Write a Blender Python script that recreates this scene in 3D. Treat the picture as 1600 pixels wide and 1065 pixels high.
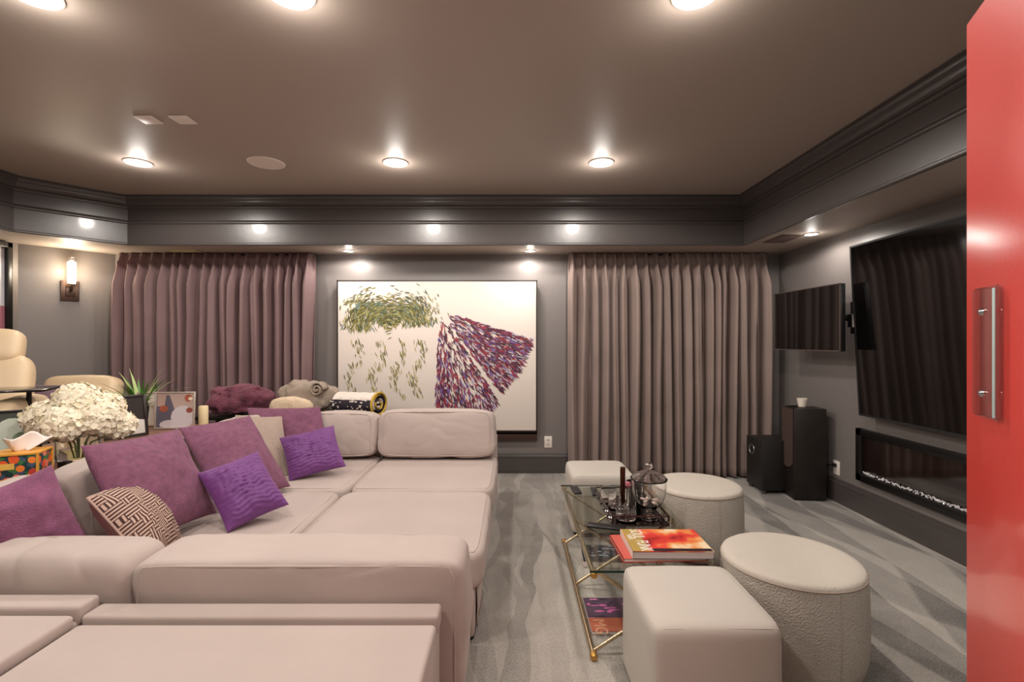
import bpy, bmesh, math, random
from mathutils import Vector, Matrix, noise

for o in list(bpy.data.objects): bpy.data.objects.remove(o)
S = bpy.context.scene
COL = S.collection
PI = math.pi
HC, F, CX, CY = 1.4, 760.0, 800.0, 532.5

# ------------------------------------------------------------------ camera, world, exposure
cam = bpy.data.cameras.new('camera'); camo = bpy.data.objects.new('camera', cam); COL.objects.link(camo)
camo.location = (0, 0, HC); camo.rotation_euler = (PI/2, 0, 0)
cam.sensor_width = 36; cam.lens = 36*F/1600; cam.clip_start = .02; cam.clip_end = 60
S.camera = camo
w = bpy.data.worlds.new('world'); S.world = w; w.use_nodes = True
w.node_tree.nodes['Background'].inputs[0].default_value = (.02, .02, .02, 1)
S.view_settings.view_transform = 'Standard'; S.view_settings.look = 'None'
S.view_settings.gamma = 1; S.view_settings.use_curve_mapping = False
S.view_settings.exposure = 0.36
LAMP_W = 36.0        # each tray downlight
SOFFIT_W = 10.0
WARM = (1.0, .935, .865)

# ------------------------------------------------------------------ materials
def lin(c):
    r = []
    for v in c[:3]:
        v = v/255.0
        r.append(v/12.92 if v <= .04045 else ((v+.055)/1.055)**2.4)
    return (r[0], r[1], r[2], 1)

MATS = {}
def mat(name, col, rough=.5, metal=0, bump=None, var=None, sheen=0, spec=.5, coat=0, emit=None, bumpd=.02, coord='Object'):
    """bump=(scale,strength) noise relief, var=(scale,amount) gentle colour mottling"""
    if name in MATS: return MATS[name]
    m = bpy.data.materials.new(name); m.use_nodes = True; MATS[name] = m
    nt = m.node_tree; b = nt.nodes['Principled BSDF']
    c = lin(col)
    b.inputs['Base Color'].default_value = c
    b.inputs['Roughness'].default_value = rough
    b.inputs['Metallic'].default_value = metal
    b.inputs['Specular IOR Level'].default_value = spec
    if sheen:
        b.inputs['Sheen Weight'].default_value = sheen
        b.inputs['Sheen Roughness'].default_value = .4
        b.inputs['Sheen Tint'].default_value = tuple(min(1, x*1.2+.15) for x in c[:3])+(1,)
    if coat:
        b.inputs['Coat Weight'].default_value = coat; b.inputs['Coat Roughness'].default_value = .08
    if emit:
        b.inputs['Emission Color'].default_value = lin(emit[0]); b.inputs['Emission Strength'].default_value = emit[1]
    tc = nt.nodes.new('ShaderNodeTexCoord') if (bump or var) else None
    if var:
        n = nt.nodes.new('ShaderNodeTexNoise'); n.inputs['Scale'].default_value = var[0]; n.inputs['Detail'].default_value = 4
        nt.links.new(tc.outputs[coord], n.inputs['Vector'])
        mr = nt.nodes.new('ShaderNodeMapRange'); mr.inputs[1].default_value = .3; mr.inputs[2].default_value = .7
        mr.inputs[3].default_value = 1-var[1]; mr.inputs[4].default_value = 1+var[1]
        nt.links.new(n.outputs['Fac'], mr.inputs[0])
        mx = nt.nodes.new('ShaderNodeVectorMath'); mx.operation = 'SCALE'
        mx.inputs[0].default_value = c[:3]
        nt.links.new(mr.outputs[0], mx.inputs['Scale']); nt.links.new(mx.outputs[0], b.inputs['Base Color'])
    if bump:
        n2 = nt.nodes.new('ShaderNodeTexNoise'); n2.inputs['Scale'].default_value = bump[0]; n2.inputs['Detail'].default_value = 3
        nt.links.new(tc.outputs[coord], n2.inputs['Vector'])
        bp = nt.nodes.new('ShaderNodeBump'); bp.inputs['Strength'].default_value = bump[1]; bp.inputs['Distance'].default_value = bumpd
        nt.links.new(n2.outputs['Fac'], bp.inputs['Height']); nt.links.new(bp.outputs[0], b.inputs['Normal'])
    return m

def glass(name, tint=(255, 255, 255), ior=1.45, gl=0.0):
    if name in MATS: return MATS[name]
    m = bpy.data.materials.new(name); m.use_nodes = True; MATS[name] = m
    nt = m.node_tree; nt.nodes.clear()
    out = nt.nodes.new('ShaderNodeOutputMaterial'); mx = nt.nodes.new('ShaderNodeMixShader')
    tr = nt.nodes.new('ShaderNodeBsdfTransparent'); tr.inputs[0].default_value = lin(tint)
    g = nt.nodes.new('ShaderNodeBsdfGlossy'); g.inputs['Roughness'].default_value = .02; g.inputs[0].default_value = (1, 1, 1, 1)
    lw = nt.nodes.new('ShaderNodeLayerWeight'); lw.inputs[0].default_value = .5
    pw_ = nt.nodes.new('ShaderNodeMath'); pw_.operation = 'POWER'; pw_.inputs[1].default_value = 4.0; nt.links.new(lw.outputs['Facing'], pw_.inputs[0])
    fr = nt.nodes.new('ShaderNodeMath'); fr.operation = 'MULTIPLY_ADD'; fr.inputs[1].default_value = .75; fr.inputs[2].default_value = ((ior-1)/(ior+1))**2*1.6; nt.links.new(pw_.outputs[0], fr.inputs[0])
    nt.links.new(fr.outputs[0], mx.inputs[0]); nt.links.new(tr.outputs[0], mx.inputs[1]); nt.links.new(g.outputs[0], mx.inputs[2])
    nt.links.new(mx.outputs[0], out.inputs[0])
    return m

WALL = mat('wall_paint', (120, 113, 110), .42, bump=(90, .05))
CEIL = mat('ceiling_paint', (176, 162, 151), .5, bump=(40, .03))
TRIM = mat('trim_gloss', (76, 70, 68), .34, bump=(14, .04), coat=.12)
SOFA = mat('sofa_linen', (184, 169, 162), .85, bump=(420, .12), var=(3, .04), sheen=.15, bumpd=.004)
OTTO = mat('ottoman_linen', (192, 183, 173), .9, bump=(500, .15), var=(3, .03), sheen=.1, bumpd=.004)
BOUCLE = mat('boucle', (194, 184, 173), .95, bump=(150, 1.0), bumpd=.009)
CURT = mat('curtain_velvet', (136, 118, 111), .75, var=(2.2, .12), sheen=.5, bump=(220, .08), bumpd=.004)
CURM = mat('curtain_velvet_mauve', (124, 99, 99), .75, var=(2.2, .12), sheen=.5, bump=(220, .08), bumpd=.004)
BLACK = mat('black_satin', (18, 16, 16), .35)
BLACKM = mat('black_matte', (26, 24, 24), .7)
SCREEN = mat('tv_glass', (10, 8, 8), .06, spec=.9)
DKWOOD = mat('black_oak', (34, 27, 24), .45, var=(9, .25))
GOLD = mat('brass', (204, 184, 152), .24, 1)
GOLDK = mat('brass_knurled', (212, 165, 90), .3, 1, bump=(260, .8), bumpd=.004)
CHROME = mat('chrome', (215, 212, 212), .08, 1)
BRONZE = mat('bronze', (96, 76, 66), .35, .8)
WHITE = mat('white_plastic', (232, 222, 212), .45)
CREAMM = mat('cream_plastic', (214, 196, 150), .5)
RED = mat('door_red', (206, 62, 54), .3, bump=(60, .02), coat=.4)
PURF = mat('plum_plush', (132, 78, 108), .9, bump=(160, .7), var=(14, .22), sheen=.6, bumpd=.008)
PURF2 = mat('plum_chenille', (124, 76, 100), .9, bump=(170, .8), var=(34, .2), sheen=.45, bumpd=.006)
VIOLET = mat('violet_velvet', (110, 56, 122), .6, sheen=.7, var=(20, .1))
WOOD = mat('walnut', (136, 98, 82), .35, var=(7, .22))
LEATHER = mat('cream_leather', (226, 200, 164), .42, bump=(120, .1), bumpd=.004)
def solid_glass(name, tint=(255, 255, 255), ior=1.45):
    m = mat(name, tint, .0); b = m.node_tree.nodes['Principled BSDF']; b.inputs['Transmission Weight'].default_value = 1; b.inputs['IOR'].default_value = ior; return m
GLASSR = solid_glass('cast_glass'); GLASS = glass('clear_glass'); TABLEGLASS = glass('table_glass', (246, 250, 246)); GLASSEDGE = mat('glass_edge', (20, 46, 34), .1)
PETAL = mat('hydrangea_petal', (246, 236, 212), .7, var=(20, .05))
LEAFG = mat('leaf_green', (92, 138, 62), .5, var=(30, .25)); LEAFL = mat('leaf_pale', (172, 190, 120), .5)
STEMG = mat('stem_green', (126, 140, 60), .5)
PAPER = mat('paper', (226, 212, 204), .8); TISSUE = mat('tissue', (244, 232, 224), .9)
BULB = mat('lamp_lens', (255, 240, 225), .5, emit=((255, 238, 220), 14))
TRIMW = mat('lamp_trim', (244, 234, 226), .4)

for nm_ in ('tv_glass',): MATS[nm_].node_tree.nodes['Principled BSDF'].inputs['IOR'].default_value = 1.6
# ------------------------------------------------------------------ mesh helpers
def bm_(): return bmesh.new()
def bx(bm, c, s, bev=0, seg=2, M=None):
    r = bmesh.ops.create_cube(bm, size=1); vs = r['verts']
    for v in vs: v.co = Vector((v.co.x*s[0], v.co.y*s[1], v.co.z*s[2]))
    if bev:
        es = list({e for v in vs for e in v.link_edges})
        rr = bmesh.ops.bevel(bm, geom=es, offset=bev, segments=seg, profile=.5, affect='EDGES')
        vs = list({v for f in rr['faces'] for v in f.verts} | {v for v in vs if v.is_valid})
    for v in vs:
        if M is not None: v.co = M @ v.co
        v.co += Vector(c)
    return vs
def basis(d):
    d = Vector(d).normalized(); a = Vector((0, 0, 1)) if abs(d.z) < .9 else Vector((1, 0, 0))
    u = d.cross(a).normalized(); return u, d.cross(u).normalized()
def tube(bm, pts, r, n=8, closed=False, cap=True):
    pts = [Vector(p) for p in pts]; k = len(pts); rings = []
    rs = r if isinstance(r, (list, tuple)) else [r]*k
    u = None
    for i, p in enumerate(pts):
        a = pts[i-1] if (i > 0 or closed) else p; b = pts[(i+1) % k] if (i < k-1 or closed) else p
        d = (b-a).normalized()
        if u is None: u, v = basis(d)
        else:
            u = (u - d*u.dot(d)).normalized(); v = d.cross(u)
        rings.append([bm.verts.new(p + u*math.cos(t)*rs[i] + v*math.sin(t)*rs[i]) for t in [2*PI*j/n for j in range(n)]])
    m = k if closed else k-1
    for i in range(m):
        A, B = rings[i], rings[(i+1) % k]
        for j in range(n): bm.faces.new((A[j], A[(j+1) % n], B[(j+1) % n], B[j]))
    if cap and not closed:
        bm.faces.new(rings[0][::-1]); bm.faces.new(rings[-1])
def lathe(bm, prof, n=32, c=(0, 0, 0), close=False):
    c = Vector(c); rings = []
    for r, z in prof:
        rings.append([bm.verts.new(c+Vector((max(r, 1e-4)*math.cos(2*PI*j/n), max(r, 1e-4)*math.sin(2*PI*j/n), z))) for j in range(n)])
    for i in range(len(prof)-1):
        A, B = rings[i], rings[i+1]
        for j in range(n): bm.faces.new((A[j], A[(j+1) % n], B[(j+1) % n], B[j]))
    if close:
        bm.faces.new(rings[0][::-1]); bm.faces.new(rings[-1])
def sweep(bm, path, prof, closed=False):
    """prof: list of (offset to the left of the path, z); path: list of xy, mitred"""
    path = [Vector((p[0], p[1])) for p in path]; k = len(path); rings = []
    for i in range(k):
        ns = []
        if i > 0: d = (path[i]-path[i-1]).normalized(); ns.append(Vector((-d.y, d.x)))
        if i < k-1: d = (path[i+1]-path[i]).normalized(); ns.append(Vector((-d.y, d.x)))
        if len(ns) == 2:
            m = (ns[0]+ns[1]).normalized(); m = m/max(.2, m.dot(ns[0]))
        else: m = ns[0]
        rings.append([bm.verts.new((path[i].x+m.x*o, path[i].y+m.y*o, z)) for o, z in prof])
    for i in range(k-1):
        for j in range(len(prof)-1): bm.faces.new((rings[i][j], rings[i+1][j], rings[i+1][j+1], rings[i][j+1]))
    return rings
def softmap(p, d, k, bulge, axis=None):
    q = (abs(p[0])**k + abs(p[1])**k + abs(p[2])**k)**(1.0/k)
    v = Vector((p[0]/q, p[1]/q, p[2]/q))
    b = [1+bulge[i]*math.prod(math.cos(v[j]*PI/2*.98) for j in range(3) if j != i) for i in range(3)]
    return Vector((v.x*d[0]/2*b[0], v.y*d[1]/2*b[1], v.z*d[2]/2*b[2]))
def softbox(bm, c, d, k=9, bulge=(.02, .02, .06), n=(14, 14, 8), wr=0, wsc=3, seed=0, M=None):
    c = Vector(c)
    for ax in range(3):
        a1, a2 = (ax+1) % 3, (ax+2) % 3
        for sgn in (-1, 1):
            g = []
            for i in range(n[a1]+1):
                row = []
                for j in range(n[a2]+1):
                    p = [0, 0, 0]; p[ax] = sgn
                    p[a1] = math.sin((-1+2*i/n[a1])*PI/2*.86)/math.sin(PI/2*.86); p[a2] = math.sin((-1+2*j/n[a2])*PI/2*.86)/math.sin(PI/2*.86)
                    v = softmap(p, d, k, bulge)
                    if wr:
                        nn = v.normalized()
                        q = Vector((v.x*wsc, v.y*wsc, v.z*wsc))+Vector((seed*7.1, seed*3.3, 0))
                        v += nn*wr*(noise.noise(q)+.5*noise.noise(q*2.3))
                        cr_ = abs(noise.noise(Vector((q.x*1.1+q.z*.9, q.y*1.2, q.z*1.5-q.x*.7))+Vector((9, 4, 2)))); v -= nn*wr*.3*max(0, 1-cr_/.14)
                    if M is not None: v = M @ v
                    row.append(bm.verts.new(c+v))
                g.append(row)
            for i in range(n[a1]):
                for j in range(n[a2]):
                    f = (g[i][j], g[i+1][j], g[i+1][j+1], g[i][j+1])
                    bm.faces.new(f if sgn > 0 else f[::-1])
    bmesh.ops.remove_doubles(bm, verts=bm.verts, dist=1e-5)
def piping(bm, c, d, k, bulge, ax, side, r=.004, M=None, n=14, out=1.004):
    """welt around one face of a softbox"""
    c = Vector(c); a1, a2 = (ax+1) % 3, (ax+2) % 3; pts = []
    seqs = [(t, -1) for t in range(n)] + [(n, t) for t in range(-1, -2, -1)]
    loop = []
    for i in range(n): loop.append((-1+2*i/n, -1))
    for i in range(n): loop.append((1, -1+2*i/n))
    for i in range(n): loop.append((1-2*i/n, 1))
    for i in range(n): loop.append((-1, 1-2*i/n))
    for a, b in loop:
        p = [0, 0, 0]; p[ax] = side; p[a1] = a; p[a2] = b
        v = softmap(p, d, k, bulge)*out
        if M is not None: v = M @ v
        pts.append(c+v)
    tube(bm, pts, r, 6, closed=True)
def pillow(bm, C, U, V, T, n=22, pinch=.07, wr=.006, seed=0, disp=None):
    """U,V: half extents as vectors, T: half thickness. UVs: x,y 0..1"""
    C, U, V = Vector(C), Vector(U), Vector(V); N = U.cross(V).normalized()
    uvl = bm.loops.layers.uv.verify(); uvs = {}
    for sgn in (1, -1):
        g = []
        for i in range(n+1):
            row = []
            for j in range(n+1):
                u, v = math.sin((-1+2*i/n)*PI/2*.9)/math.sin(PI/2*.9), math.sin((-1+2*j/n)*PI/2*.9)/math.sin(PI/2*.9)
                uu = u*(1-pinch*(1-v*v)**1.0); vv = v*(1-pinch*(1-u*u)**1.0)
                h = ((1-u**4)*(1-v**4)); h = max(h, 0)**.55*(.62+.38*(1-u*u)*(1-v*v))
                e = (1-u**6)*(1-v**6)
                t = T*h*sgn
                p = C+U*uu+V*vv
                q = Vector((u*2.2+seed*5.7, v*2.2-seed*3.1, sgn*3))
                t += sgn*e*wr*(noise.noise(q)*1.6+.8*noise.noise(q*2.7))
                if disp: t += sgn*e*disp(u, v, sgn)
                vert = bm.verts.new(p+N*t); uvs[vert] = ((u+1)/2, (v+1)/2); row.append(vert)
            g.append(row)
        for i in range(n):
            for j in range(n):
                f = (g[i][j], g[i+1][j], g[i+1][j+1], g[i][j+1])
                fc = bm.faces.new(f if sgn > 0 else f[::-1]); fc.material_index = 0 if sgn > 0 else 1
                for l in fc.loops: l[uvl].uv = uvs[l.vert]
    bmesh.ops.remove_doubles(bm, verts=bm.verts, dist=1e-5)
def obj(name, bm, m, parent=None, smooth=True, ang=40, mats=None):
    bmesh.ops.recalc_face_normals(bm, faces=bm.faces)
    me = bpy.data.meshes.new(name); bm.to_mesh(me); bm.free()
    for mm in (mats or [m]): me.materials.append(mm)
    if smooth:
        for p in me.polygons: p.use_smooth = True
        me.set_sharp_from_angle(angle=math.radians(ang))
    o = bpy.data.objects.new(name, me); COL.objects.link(o)
    if parent is not None: o.parent = parent
    return o
def tag(o, label=None, cat=None, group=None, kind=None):
    if label: o['label'] = label
    if cat: o['category'] = cat
    if group: o['group'] = group
    if kind: o['kind'] = kind
    return o
def thing(name, label, cat, loc=(0, 0, 0), rz=0, group=None):
    o = bpy.data.objects.new(name, None); COL.objects.link(o); o.empty_display_size = .1
    o.location = loc; o.rotation_euler = (0, 0, rz); return tag(o, label, cat, group)
def struct(name, bm, m, **k):
    o = obj(name, bm, m, **k); o['kind'] = 'structure'; return o
def copy_tree(o, parent=None):
    c = o.copy(); COL.objects.link(c); c.parent = parent
    for ch in list(o.children): copy_tree(ch, c)
    return c
def text(name, s, size, m, parent, M, depth=.0006, align='LEFT'):
    cu = bpy.data.curves.new(name, 'FONT'); cu.body = s; cu.size = size; cu.extrude = depth; cu.align_x = align
    t = bpy.data.objects.new(name, cu); COL.objects.link(t)
    bpy.context.view_layer.update()
    me = bpy.data.meshes.new_from_object(t.evaluated_get(bpy.context.evaluated_depsgraph_get()))
    bpy.data.objects.remove(t); bpy.data.curves.remove(cu)
    me.transform(M); me.materials.clear(); me.materials.append(m)
    o = bpy.data.objects.new(name, me); COL.objects.link(o); o.parent = parent
    return o
def px(x, y, Y=None, X=None, Z=None):
    dx, dz = (x-CX)/F, -(y-CY)/F
    if Y is None: Y = X/dx if X is not None else (Z-HC)/dz
    return Vector((dx*Y, Y, HC+dz*Y))

# ------------------------------------------------------------------ room shell
XR, YW, YF = 2.834, 5.165, -.9
ZS, ZC = 2.318, 2.781
PW = [(XR, YF), (XR, YW), (-4.21, YW), (-4.657, 4.585), (-4.657, YF)]
TQ = [(2.24, YF), (2.24, 4.68), (-3.695, 4.68), (-4.21, 4.10), (-4.21, YF)]

def carpet():
    m = bpy.data.materials.new('carpet'); m.use_nodes = True; nt = m.node_tree; b = nt.nodes['Principled BSDF']; L = nt.links
    b.inputs['Roughness'].default_value = .95; b.inputs['Sheen Weight'].default_value = .25; b.inputs['Specular IOR Level'].default_value = .1
    tc = nt.nodes.new('ShaderNodeTexCoord')
    def node(t, **k):
        n = nt.nodes.new(t)
        for a, v in k.items(): setattr(n, a, v)
        return n
    def wedge(rz, sc, dist):
        nz = node('ShaderNodeTexNoise'); nz.inputs['Scale'].default_value = 1.6; nz.inputs['Detail'].default_value = 2
        L.new(tc.outputs['Object'], nz.inputs['Vector'])
        sub = node('ShaderNodeVectorMath', operation='MULTIPLY_ADD'); sub.inputs[1].default_value = (dist, dist, 0)
        L.new(nz.outputs['Color'], sub.inputs[0]); L.new(tc.outputs['Object'], sub.inputs[2])
        mp = node('ShaderNodeMapping'); mp.inputs['Rotation'].default_value = (0, 0, rz); mp.inputs['Scale'].default_value = sc
        L.new(sub.outputs[0], mp.inputs['Vector'])
        vo = node('ShaderNodeTexVoronoi'); vo.inputs['Scale'].default_value = 1; L.new(mp.outputs[0], vo.inputs['Vector'])
        sp = node('ShaderNodeSeparateColor'); L.new(vo.outputs['Color'], sp.inputs[0])
        return sp.outputs[0]
    def M(op, a, bb=None):
        n = node('ShaderNodeMath', operation=op)
        for q, v in enumerate((a, bb)):
            if v is None: continue
            if isinstance(v, (int, float)): n.inputs[q].default_value = v
            else: L.new(v, n.inputs[q])
        return n.outputs[0]
    def sweeps(rz, wd, ln, dist, off):
        nz = node('ShaderNodeTexNoise'); nz.inputs['Scale'].default_value = 2.2; nz.inputs['Detail'].default_value = 3; L.new(tc.outputs['Object'], nz.inputs['Vector'])
        ma = node('ShaderNodeVectorMath', operation='MULTIPLY_ADD'); ma.inputs[1].default_value = (dist, dist, 0); L.new(nz.outputs['Color'], ma.inputs[0]); L.new(tc.outputs['Object'], ma.inputs[2])
        mp = node('ShaderNodeMapping'); mp.inputs['Rotation'].default_value = (0, 0, rz); mp.inputs['Location'].default_value = (off, off*.37, 0); L.new(ma.outputs[0], mp.inputs['Vector'])
        sp = node('ShaderNodeSeparateXYZ'); L.new(mp.outputs[0], sp.inputs[0])
        u = M('DIVIDE', sp.outputs[0], wd); cell = M('FLOOR', u); f = M('FRACT', u)
        wn = node('ShaderNodeTexWhiteNoise', noise_dimensions='1D'); L.new(cell, wn.inputs['W'])
        tt_ = M('MULTIPLY', M('PINGPONG', M('ADD', M('DIVIDE', sp.outputs[1], ln), M('MULTIPLY', wn.outputs['Value'], 3.0)), .5), 2.0)
        sm = node('ShaderNodeMapRange', interpolation_type='SMOOTHSTEP'); sm.inputs[1].default_value = -.05; sm.inputs[2].default_value = .05; L.new(M('SUBTRACT', tt_, f), sm.inputs[0])
        return sm.outputs[0]
    a = M('ADD', M('MULTIPLY', sweeps(math.radians(3), .34, 1.9, .10, .1), .5), M('MULTIPLY', sweeps(math.radians(-7), .5, 2.6, .12, 2.3), .35))
    c = M('ADD', M('MULTIPLY', wedge(math.radians(1), (5.5, .5, 1), .22), .6), M('MULTIPLY', wedge(math.radians(-2), (9, 1.1, 1), .3), .35))
    sx = node('ShaderNodeSeparateXYZ'); L.new(tc.outputs['Object'], sx.inputs[0])
    mr = node('ShaderNodeMapRange'); mr.inputs[1].default_value = .85; mr.inputs[2].default_value = 1.15; L.new(sx.outputs[0], mr.inputs[0])
    mx = node('ShaderNodeMix'); L.new(mr.outputs[0], mx.inputs[0]); L.new(c, mx.inputs[2]); L.new(a, mx.inputs[3])
    n2 = node('ShaderNodeTexNoise'); n2.inputs['Scale'].default_value = 5; n2.inputs['Detail'].default_value = 6; L.new(tc.outputs['Object'], n2.inputs['Vector'])
    ad = node('ShaderNodeMath', operation='MULTIPLY_ADD'); ad.inputs[1].default_value = .5; L.new(n2.outputs['Fac'], ad.inputs[0]); L.new(mx.outputs[0], ad.inputs[2])
    n3 = node('ShaderNodeTexNoise'); n3.inputs['Scale'].default_value = 110; n3.inputs['Detail'].default_value = 2; L.new(tc.outputs['Object'], n3.inputs['Vector'])
    ad2 = node('ShaderNodeMath', operation='MULTIPLY_ADD'); ad2.inputs[1].default_value = .85; L.new(n3.outputs['Fac'], ad2.inputs[0]); L.new(ad.outputs[0], ad2.inputs[2])
    cr = node('ShaderNodeValToRGB'); cr.color_ramp.elements[0].position = .2; cr.color_ramp.elements[1].position = 1.0
    cr.color_ramp.elements[0].color = lin((70, 67, 64)); cr.color_ramp.elements[1].color = lin((186, 178, 169))
    sc = node('ShaderNodeMath', operation='MULTIPLY'); sc.inputs[1].default_value = .62; L.new(ad2.outputs[0], sc.inputs[0]); L.new(sc.outputs[0], cr.inputs[0])
    L.new(cr.outputs[0], b.inputs['Base Color'])
    bp = node('ShaderNodeBump'); bp.inputs['Strength'].default_value = .8; bp.inputs['Distance'].default_value = .01; L.new(n3.outputs['Fac'], bp.inputs['Height']); L.new(bp.outputs[0], b.inputs['Normal'])
    return m
CARPET = carpet()

b = bm_(); bx(b, (-.9, 2.15, -.05), (7.8, 6.5, .1)); struct('floor', b, CARPET)
def wall(name, p, q, h=2.9, th=.12, z0=0):
    p, q = Vector(p), Vector(q); d = (q-p).normalized(); o = Vector((d.y, -d.x))*th
    b = bm_(); vs = [b.verts.new((a.x, a.y, z)) for z in (z0, h) for a in (p, q, q+o, p+o)]
    for f in ((0, 1, 2, 3), (4, 5, 6, 7), (0, 1, 5, 4), (1, 2, 6, 5), (2, 3, 7, 6), (3, 0, 4, 7)): b.faces.new([vs[i] for i in f])
    return struct(name, b, WALL, smooth=False)
wall('wall_right', PW[0], PW[1]); wall('wall_back', PW[1], PW[2]); wall('wall_angled', PW[2], PW[3]); wall('wall_left', PW[3], PW[4]); wall('wall_front', PW[4], PW[0])
# short return wall that carries the red door, right of the camera
b = bm_(); bx(b, (1.70, -.385, 1.16), (2.26, 1.03, 2.316)); struct('wall_return', b, WALL, smooth=False)
# tray ceiling and soffit ring
b = bm_(); vs = [b.verts.new((p[0], p[1], z)) for z in (ZC, ZC+.08) for p in ((2.9, YF-.1), (2.9, 5.2), (-4.8, 5.2), (-4.8, YF-.1))]
for f in ((0, 1, 2, 3), (4, 5, 6, 7), (0, 1, 5, 4), (1, 2, 6, 5), (2, 3, 7, 6), (3, 0, 4, 7)): b.faces.new([vs[i] for i in f])
struct('ceiling', b, CEIL, smooth=False)
b = bm_()
lo = [[b.verts.new((p[0], p[1], z)) for p in L] for L, z in ((TQ, ZS), (PW, ZS), (TQ, ZC), (PW, ZC))]
for i in range(4):
    b.faces.new((lo[0][i], lo[0][i+1], lo[1][i+1], lo[1][i])); b.faces.new((lo[0][i], lo[0][i+1], lo[2][i+1], lo[2][i]))
    b.faces.new((lo[1][i], lo[1][i+1], lo[3][i+1], lo[3][i])); b.faces.new((lo[2][i], lo[2][i+1], lo[3][i+1], lo[3][i]))
struct('ceiling_soffit', b, CEIL, smooth=False)
def arc(o0, z0, o1, z1, bul, n=5):
    out = []
    for i in range(n+1):
        t = i/n; out.append((o0+(o1-o0)*t+bul*math.sin(PI*t)*.7, z0+(z1-z0)*t-bul*math.sin(PI*t)*.7))
    return out
def trim(name, prof):
    b = bm_(); sweep(b, TQ, prof); struct(name, b, TRIM, ang=25)
# crown against the tray ceiling
trim('trim_1', [(.006, ZC-.115), (.016, ZC-.112), (.016, ZC-.098)] + arc(.02, ZC-.092, .055, ZC-.05, .012) + [(.062, ZC-.045), (.062, ZC-.036)] + arc(.066, ZC-.032, .09, ZC-.01, -.008) + [(.096, ZC-.008), (.096, ZC-.001)])
# upper flat board, bead, lower board
trim('trim_2', [(.003, ZC-.24), (.006, ZC-.238), (.006, ZC-.105)])
trim('trim_3', [(.0, ZC-.262), (.022, ZC-.262)] + arc(.026, ZC-.258, .03, ZC-.244, .004) + [(.026, ZC-.24)] + arc(.022, ZC-.236, .006, ZC-.222, -.004))
trim('trim_4', [(.0, ZS-.001), (.02, ZS-.001), (.026, ZS+.006), (.026, ZS+.016), (.02, ZS+.02), (.016, ZS+.024), (.016, ZC-.262)])
def baseboard(name, path):
    b = bm_(); sweep(b, path, [(0, .001), (.02, .001), (.02, .165), (.024, .167), (.024, .178), (.018, .182), (.014, .194), (.018, .197), (.016, .204), (.004, .208), (0, .208)])
    struct(name, b, TRIM, ang=25)
baseboard('baseboard_right', [(XR, .131), PW[1]]); baseboard('baseboard_back', [PW[1], PW[2]]); baseboard('baseboard_left', PW[2:])
# carpeted riser for the second row, at the left
b = bm_(); bx(b, (-3.5, 2.55, .165), (2.24, 3.68, .328), .012); struct('floor_riser', b, CARPET)

# ------------------------------------------------------------------ lights
def downlight(label, x, y, z, r, W, group, lamp=True):
    t = thing('recessed_light', label, 'ceiling light', (x, y, z), 0, group)
    b = bm_(); lathe(b, [(r, -.001), (r, -.006), (r*.94, -.009), (r*.82, -.004), (r*.8, .0)], 32); obj('trim_ring', b, TRIMW, t)
    b = bm_(); lathe(b, [(.0, -.0065), (r*.4, -.006), (r*.79, -.002), (r*.79, .0)], 28); obj('lens', b, BULB, t)
    ld = bpy.data.lights.new('halo_fill', 'POINT'); ld.energy = W*.07; ld.color = WARM; ld.shadow_soft_size = r*.6; ld.specular_factor = 0  # extra point light below the lens, added for a halo on the ceiling
    lo_ = bpy.data.objects.new('halo_fill', ld); COL.objects.link(lo_); lo_.parent = t; lo_.location = (0, 0, -.03-r*.6)
    ld = bpy.data.lights.new('bulb', 'SPOT'); ld.energy = W; ld.color = WARM; ld.shadow_soft_size = r*.7; ld.spot_size = math.radians(176); ld.spot_blend = .25
    lo_ = bpy.data.objects.new('bulb', ld); COL.objects.link(lo_); lo_.parent = t; lo_.location = (0, 0, -.02-r*.6)
    return t
LX = {-2.89: 'nearest the wall sconce', -.90: 'above the middle of the sofa', .69: 'above the glass coffee table'}
for X, s in LX.items(): downlight('round recessed ceiling light %s, in the far row' % s, X, 3.76, ZC, .095, LAMP_W, 'tray ceiling downlights')
for X, s in ((-1.90, 'cut by the top left edge of the photo'), (-.88, 'just above the frame over the sofa'), (.73, 'just above the frame over the ottomans')):
    downlight('round recessed ceiling light %s' % s, X, 1.93, ZC, .095, LAMP_W, 'tray ceiling downlights')
for X, s in ((-2.89, 'left'), (-.9, 'middle'), (.7, 'right')):  # unseen extra row, added to brighten the room from behind the camera
    downlight('added recessed fill light unseen behind the camera, %s one' % s, X, .1, ZC, .095, LAMP_W, 'tray ceiling downlights')
for X, Y, s in ((-1.66, 4.94, 'above the left part of the painting'), (.185, 4.94, 'above the right corner of the painting'), (2.56, 4.16, 'above the small television')):
    downlight('small recessed soffit light %s' % s, X, Y, ZS, .055, SOFFIT_W, 'soffit downlights')
for Y in (2.2, .7): downlight('small recessed soffit light above the big screen, at %s end' % ('its far' if Y > 1 else 'its near'), 2.54, Y, ZS, .055, SOFFIT_W, 'soffit downlights')
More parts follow.
